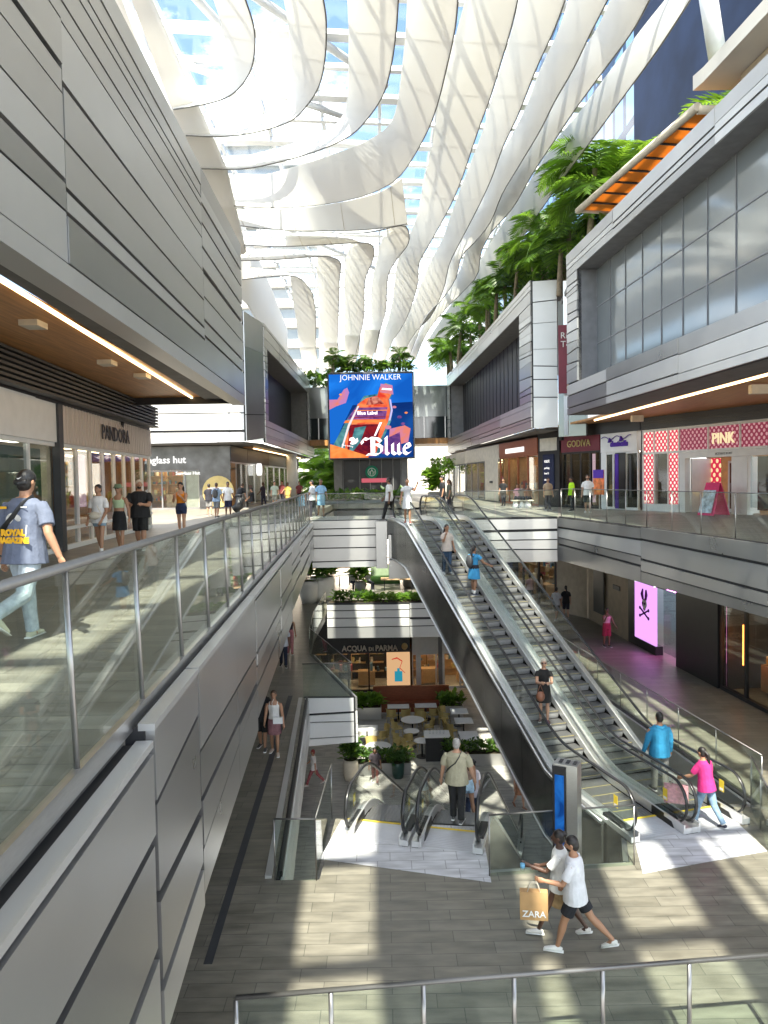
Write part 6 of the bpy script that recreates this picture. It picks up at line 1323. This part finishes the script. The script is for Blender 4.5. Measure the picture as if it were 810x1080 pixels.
for i, ((px, py), fc, lb, tc_, bk_, bc_, ex) in enumerate(farL):
    sit = 'sitting' in lb
    person(at(px, py, 0), fc, lb, 1.6+.04*(i % 4), 'woman' in lb, ['light', 'tan', 'brown'][i % 3], ll=(80, 80) if sit else (6, 4), rl=(80, 82) if sit else (-8, 8), lean=35 if 'bending' in lb else 0, top=('tee', tc_), bot=(bk_, bc_), shoe=(.1, .1, .1), hair=('long' if 'woman' in lb else 'short', [HAIR, HAIRB][i % 2]), vox=.02, extra=ex, la=(.3, .1, .6, .1), ra=(.1, .12, .3, 0))
q = at(252, 545, 0); t = thing('pushchair', 'black pushchair with hood on the far left walkway', 'pushchair', q, R(20))
m = MB(); m.tube([(-.2, .1, .35), (0, .0, .5), (.1, -.05, .9)], [.2, .22, .18], 10); m.build('seat', 'black', t, False); m = MB(); m.tube([(0, .35, .1), (0, 0, .6), (0, -.45, 1.05)], .02, 6); m.tube([(-.2, -.45, 1.05), (.2, -.45, 1.05)], .02, 6); m.build('frame', 'charcoal', t, False)
for x, y in ((-.22, .35), (.22, .35), (-.25, -.25), (.25, -.25)): MB().tube([(x-.02, y, .1), (x+.02, y, .1)], .1, 14).build('wheel', 'rubber', t, False)
person(at(411, 549, 0), 80, 'man in loose white shirt and black trousers walking past the coffee shop', 1.76, False, 'brown', la=(-.2, .1, .3, 0), ra=(.3, .1, .4, 0), ll=(20, 6), rl=(-18, 14), top=('tee', (.68, .67, .64)), bot=('jeans', (.02, .02, .02)), shoe=(.1, .1, .1), vox=.015)
person(at(430, 552, 0), 175, 'woman in short white dress with one hand at her hair at the escalator top', 1.66, True, 'tan', la=(1.2, .4, 1.9, -.2), ra=(0, .15, .3, 0), ll=(5, 3), rl=(-5, 5), top=('dress', (.72, .74, .76)), bot=('skirt', (.72, .74, .76)), shoe=(.3, .1, .08), hair=('long', HAIRB), vox=.015)
person(at(467, 541, 0), 95, 'man in black T-shirt walking with a woman beyond the escalators', 1.78, False, 'tan', ll=(16, 5), rl=(-14, 10), top=('tee', BLK), bot=('jeans', (.02, .02, .03)), shoe=(.02, .02, .02), vox=.018)
person(at(474, 540, 0), 95, 'dark haired woman in olive top beside the man in black T-shirt', 1.62, True, 'tan', ll=(10, 5), rl=(-12, 10), top=('tee', (.10, .10, .07)), bot=('jeans', (.03, .03, .04)), shoe=(.02, .02, .02), hair=('long', HAIRB), vox=.018)
person(at(620, 541, 0), 165, 'man in white printed T-shirt and dark shorts on the right walkway', 1.72, False, 'light', ll=(12, 4), rl=(-10, 14), top=('tee', (.78, .77, .76)), bot=('longshorts', (.03, .04, .04)), shoe=(.6, .6, .6), vox=.014, extra=('beard', 'eyes'))
person(at(603, 539, 0), 100, 'person in bright lime green T-shirt in front of the maroon shop', 1.62, False, 'brown', ll=(5, 3), rl=(-6, 5), top=('tee', (.45, .80, .02)), bot=('jeans', (.03, .04, .05)), shoe=(.02, .02, .02), vox=.016)
for i, (px, py, lb, tc_, fm) in enumerate([(531, 534, 'person in black standing outside the cream shop', BLK, False), (546, 534, 'woman in pink top sitting outside the warm lit shop', (.6, .3, .35), True), (551, 534, 'person in grey top sitting between two others by the warm lit shop', (.2, .17, .15), False), (557, 534, 'woman in brown top, rightmost of the three sitting by the warm lit shop', (.25, .12, .08), True), (578, 538, 'person with blond hair standing by the directory pillar', (.4, .3, .2), False)]):
    s_ = 'sitting' in lb
    person(at(px, py, 0), 150+10*i, lb, 1.6, fm, 'tan', ll=(78, 78) if s_ else (3, 2), rl=(80, 80) if s_ else (-4, 3), top=('tee', tc_), bot=('jeans', (.04, .04, .05)), shoe=(.05, .05, .05), hair=('long' if fm else 'short', HAIRB), vox=.022)
for i, x in enumerate((545, 552, 558)):
    q = at(x, 536, 0); t = thing('stool', ['left', 'middle', 'right'][i]+' pale stool under the people sitting by the warm lit shop', 'stool', (q[0], q[1]+.25, 0), 0, 'stools by the warm lit shop'); m = MB(); m.box(-.25, .25, -.25, .25, .38, .44); m.build('seat', 'cream', t, False); m = MB(); m.cyl((0, 0), .2, 0, .38, 12, r2=.14); m.build('base', 'white', t, False)
# riders on the rising escalators: local (x, s) on escalator 1
def on1(x, s, e=0):
    k = (s-3.0)/(16.35-4.95); z = 5.4*max(0, min(1, k)); c = V((base.x, base.y))
    if e: c = c+ux*1.36
    w = V((-sin(ANG), cos(ANG))); q = c+ux*x+w*s; return (q.x, q.y, L2+z)
an = math.degrees(ANG)
def step_top(s, lo=.9, run=.4):
    k = int((s-lo)/run); ss = lo+k*run+run*.5; q = (ss-3.0)/11.4; kk = .55/11.4
    def f(x): return 0 if x < -kk else x if x > kk else (x+kk)**2/(4*kk)
    return L2+5.4*(f(q)-f(q-1)), ss
def rider(s, x, e, *a, **k):
    z, ss = step_top(s); q = on1(x, ss, e); return person((q[0], q[1], z+.01), *a, **k)
rider(4.55, .45, 0, 172, 'woman in short black dress and sunglasses riding the left rising escalator', 1.62, True, 'light', la=(.5, .05, 1.3, .35), ra=(.5, .05, 1.3, .4), ll=(3, 2), rl=(-5, 4), top=('dress', (.012, .012, .012)), bot=('skirt', (.012, .012, .012)), shoe=(.1, .05, .04), hair=('bun', HAIRL), vox=.010, extra=('glasses',))
q = on1(.12, 4.4); t = thing('handbag', 'brown leather bag at the side of the woman in black dress', 'bag', (q[0]+.05, q[1]-.1, step_top(4.4)[0]+1.0)); m = MB(); m.ell((0, 0, 0), (.11, .07, .13)); m.tube([(-.07, 0, .1), (0, 0, .3), (.07, 0, .1)], .012, 5); m.build('bag_body', pm('bagbrown', (.22, .09, .05), .5), t, False)
rider(10.9, .25, 0, 200, 'woman in beige T-shirt and jeans standing on the escalator with phone to her face', 1.66, True, 'tan', la=(-.1, .2, .3, 0), ra=(.7, .1, 2.0, .2), ll=(4, 3), rl=(-4, 6), top=('tee', (.58, .50, .44)), bot=('jeans', (.035, .07, .13)), shoe=(.65, .66, .68), hair=('pony', None), vox=.011, extra=('eyes',))
rider(10.0, .72, 0, -50, 'woman in long sky blue top and black backpack on the escalator', 1.6, True, 'tan', la=(.3, .1, .5, .1), ra=(.6, .35, .5, -.1), ll=(4, 3), rl=(-4, 4), top=('dress', (.05, .32, .62)), bot=('shorts', (.02, .02, .03)), shoe=(.05, .06, .09), hair=('pony', None), vox=.011, build=1.2, extra=('backpack', 'socks'))
rider(1.9, .45, 1, 5, 'man in bright blue hooded top about to ride the right escalator', 1.76, False, 'tan', la=(.1, .2, .2, 0), ra=(.0, .12, .3, 0), ll=(6, 4), rl=(-6, 8), top=('hoodie', (.02, .22, .40)), bot=('jeans', (.25, .24, .22)), shoe=(.05, .05, .05), vox=.010, build=1.1)
_, hp, _ = person(at(745, 870, L2), -60+90, 'woman in hot pink T-shirt and jeans with long ponytail boarding the right escalator', 1.58, True, 'tan', la=(.5, .1, .6, .0), ra=(.1, .15, .3, 0), ll=(18, 6), rl=(-16, 20), lean=8, top=('tee', (.62, .03, .20)), bot=('jeans', (.18, .27, .38)), shoe=(.04, .04, .06), hair=('pony', None), vox=.009, build=1.08, extra=('socks',))
def hbag(label, loc, rz, w, h, d, mat, name='shopping_bag', txt=None, paper=True, grp=None):
    t = thing(name, label, 'bag', (loc[0], loc[1], loc[2]-h-.14), rz, grp)
    m = MB(); m.hexa([(-w/2, -d/2, 0), (w/2, -d/2, 0), (w/2, d/2, 0), (-w/2, d/2, 0), (-w/2, -d*.35, h), (w/2, -d*.35, h), (w/2, d*.35, h), (-w/2, d*.35, h)]); m.build('bag_body', mat, t, False)
    for sg in (-1, 1): MB().tube([(-w*.25, sg*d*.3, h-.02), (-w*.12, sg*d*.1, h+.12), (w*.12, sg*d*.1, h+.12), (w*.25, sg*d*.3, h-.02)], .006, 5).build('handle', 'cream', t, False)
    if txt: text(txt, .13, 'white', t, (0, -d/2-.004, .05), .002, bold=.002)
    return t
q = hp['l']; hbag('pale pink tote bag swinging in front of the woman in hot pink', (q.x-.05, q.y, q.z+.0), R(-20), .46, .36, .16, pm('palepink', (.70, .35, .40), .7, 0, .25, 14))
# floor level
q0 = at(607, 1003, L2)
_, hm, _ = person(q0, 68, 'man in white T-shirt and black shorts striding with a drink and paper bag', 1.76, False, 'tan', la=(.45, .1, 1.15, .1), ra=(-.25, .1, 1.15, .3), ll=(20, 6), rl=(-30, 18), lean=2, tilt=-12, top=('tee', (.66, .67, .70)), bot=('shorts', (.012, .013, .018)), shoe=(.72, .72, .70), hair=('short', None), vox=.0085, extra=('beard', 'eyes'))
q1 = (q0[0]-.13, q0[1]+.40, L2)
_, hw2, _ = person(q1, 72, 'woman in white top and white sandals half hidden behind the striding man', 1.68, True, 'dark', la=(.7, .1, 1.2, -.1), ra=(.3, .1, .9, 0), ll=(26, 6), rl=(-22, 14), top=('tee', (.78, .78, .76)), bot=('skirt', (.36, .24, .12)), shoe=(.7, .66, .62), hair=('bun', None), vox=.0085, extra=('eyes',))
q = hm['l']; hbag('brown paper shopping bag with white capital letters held by the man', (q.x-.08, q.y-.08, q.z+.02), R(-8), .40, .40, .16, pm('kraft', (.42, .25, .11), .8, 0, .12, 6), txt='ZARA')
q = hw2['l']; t = thing('water_bottle', 'clear bottle with blue label held by the couple', 'bottle', (q.x-.03, q.y-.02, q.z-.10)); MB().tube([(0, 0, 0), (0, 0, .14), (0, 0, .18), (0, 0, .21)], [.034, .034, .014, .014], 12).build('bottle_body', 'clear', t, False); MB().tube([(0, 0, .05), (0, 0, .11)], .036, 12).build('bottle_label', col('skyblue', (.2, .5, .75)), t, False)
person(at(290, 795, L2), 180, 'woman in white tank top and mauve skirt carrying a small white bag', 1.66, True, 'tan', la=(.05, .15, .2, 0), ra=(.2, .12, .8, .1), ll=(9, 4), rl=(-8, 8), top=('tank', (.66, .65, .63)), bot=('skirt', (.24, .11, .12)), shoe=(.5, .4, .33), hair=('long', HAIRB), vox=.010, extra=('eyes',))
q = at(296, 795, L2); t = thing('handbag', 'small white box bag in front of the woman in tank top', 'bag', (q[0]-.02, q[1]-.2, L2+.86)); MB().box(-.12, .12, -.04, .04, 0, .16).build('bag_body', 'white', t, False); MB().tube([(-.1, 0, .16), (-.16, .1, .5), (-.1, .15, .62)], .007, 5).build('strap', 'white', t, False)
person(at(277, 790, L2), 175, 'person in black mostly hidden by the balcony beside the tank top woman', 1.7, False, 'tan', ll=(8, 4), rl=(-8, 8), top=('tee', BLK), bot=('longshorts', BLK), shoe=(.05, .05, .05), vox=.014)
person(at(299, 703, L2), 185, 'man in white shirt and navy trousers on the shaded middle walkway', 1.7, False, 'brown', ll=(10, 4), rl=(-10, 10), top=('tee', (.6, .62, .65)), bot=('jeans', (.015, .02, .04)), shoe=(.02, .02, .02), vox=.014)
person(at(306, 690, L2), 5, 'woman in dark top and pink trousers walking away on the middle walkway', 1.66, True, 'tan', ll=(10, 4), rl=(-10, 14), top=('tank', (.03, .02, .03)), bot=('jeans', (.4, .15, .15)), shoe=(.3, .1, .08), hair=('long', None), vox=.014)
person(at(331, 828, L1), 95, 'girl in white top, dusty pink trousers and red headscarf walking right on the lower level', 1.5, True, 'light', la=(-.3, .15, .3, 0), ra=(.5, .1, .4, 0), ll=(26, 8), rl=(-26, 18), top=('tee', (.75, .72, .70)), bot=('jeans', (.34, .09, .10)), shoe=(.6, .5, .45), hair=('short', pm('redhair', (.3, .04, .04), .7)), vox=.012)
person(at(396, 826, L1), 180, 'person in dark top bending by the dark bushes of the cafe', 1.6, False, 'brown', lean=20, top=('tee', (.05, .04, .05)), bot=('jeans', (.2, .05, .04)), shoe=(.05, .05, .05), vox=.016)
# descending escalator riders
w2 = V((-sin(ANG2), cos(ANG2)))
def on2(x, s, e):
    c = d0+(u2*1.42 if e else V((0, 0))); k = (s-1.7)/(11.6-3.4); z = L2-5.2*max(0, min(1, k)); q = c+u2*x+w2*s; return (q.x, q.y, z+.03)
_, hb, _ = person(on2(.5, 1.25, 1), math.degrees(ANG2), 'grey haired man in beige shirt and black trousers stepping onto the descending escalator', 1.70, False, 'light', la=(.05, .2, .2, 0), ra=(.15, .2, .2, 0), ll=(6, 4), rl=(-5, 5), top=('tee', (.40, .37, .26)), bot=('jeans', (.02, .02, .022)), shoe=(.1, .1, .1), hair=('short', pm('greyhair', (.35, .33, .31), .6, 0, .2, 30)), vox=.009, build=1.2, extra=('sling',))
person(on2(.45, 3.0, 1), 20, 'woman with long brown hair and pale blue shorts further down the descending escalator', 1.6, True, 'tan', top=('tank', (.3, .2, .15)), bot=('shorts', (.4, .55, .7)), shoe=(.5, .5, .5), hair=('long', HAIRB), vox=.013)
person(on2(.5, 3.6, 1), 40, 'person in patterned white top ahead of the man in beige', 1.6, True, 'tan', top=('tee', (.6, .55, .6)), bot=('jeans', (.1, .12, .2)), shoe=(.3, .3, .3), hair=('bun', HAIR), vox=.014)
person(at(548, 852, L1), 200, 'woman with long auburn hair walking on the lower level behind the glass railing', 1.66, True, 'light', ll=(14, 6), rl=(-14, 14), top=('tank', (.30, .12, .07)), bot=('skirt', (.35, .17, .10)), shoe=(.3, .15, .1), hair=('long', pm('auburn', (.25, .08, .03), .5)), vox=.013)
person(at(640, 682, L2), 190, 'person in pink vest and red shorts by the beige wall holding a phone', 1.6, False, 'brown', la=(.3, .2, .5, 0), ra=(.8, .1, 1.8, .2), ll=(4, 3), rl=(-4, 4), top=('tank', (.65, .35, .42)), bot=('longshorts', (.35, .02, .06)), shoe=(.05, .05, .05), vox=.012, extra=('eyes',))
for i, (px, py, lb, tc_, bc_) in enumerate([(587, 654, 'person in white T-shirt at the dark corner of the middle level', (.6, .6, .6), (.02, .02, .02)), (597, 652, 'woman in black T-shirt with white cap near the dark corner', BLK, (.03, .03, .04)), (559, 636, 'person in pink T-shirt behind the top of the right escalator', (.5, .3, .3), (.02, .02, .03)), (570, 634, 'person in pale shirt looking at the middle level directory', (.55, .52, .5), (.03, .03, .03)), (604, 640, 'person in lilac shirt looking into the bright shelved shop', (.35, .25, .35), (.03, .02, .03))]):
    person(at(px, py, L2), 30*i-40, lb, 1.64, 'woman' in lb, ['tan', 'light', 'brown'][i % 3], top=('tee', tc_), bot=('longshorts', bc_), shoe=(.3, .3, .3), hair=(['short', 'pony'][i % 2], None), vox=.017)
for i, (px, py, lb, tc_) in enumerate([(325, 608, 'child in white crossing the sunny middle floor at the back left', (.75, .7, .68)), (372, 622, 'guest in white shirt sitting at the terrace cafe left', (.7, .68, .66)), (388, 622, 'guest in grey sitting at the middle of the terrace cafe', (.4, .4, .42)), (455, 618, 'waiter in black at the terrace cafe', BLK), (437, 620, 'guest with red top at the terrace cafe', (.4, .05, .04)), (340, 605, 'couple member in dark clothes at the back of the middle level', (.04, .04, .05))]):
    s_ = 'sitting' in lb
    person(at(px, py, L2), 170+30*i, lb, 1.65 if 'child' not in lb else 1.3, False, ['light', 'brown'][i % 2], ll=(78, 78) if s_ else (8, 4), rl=(80, 80) if s_ else (-8, 8), top=('tee', tc_), bot=('jeans', (.05, .05, .07)), shoe=(.1, .1, .1), vox=.022)
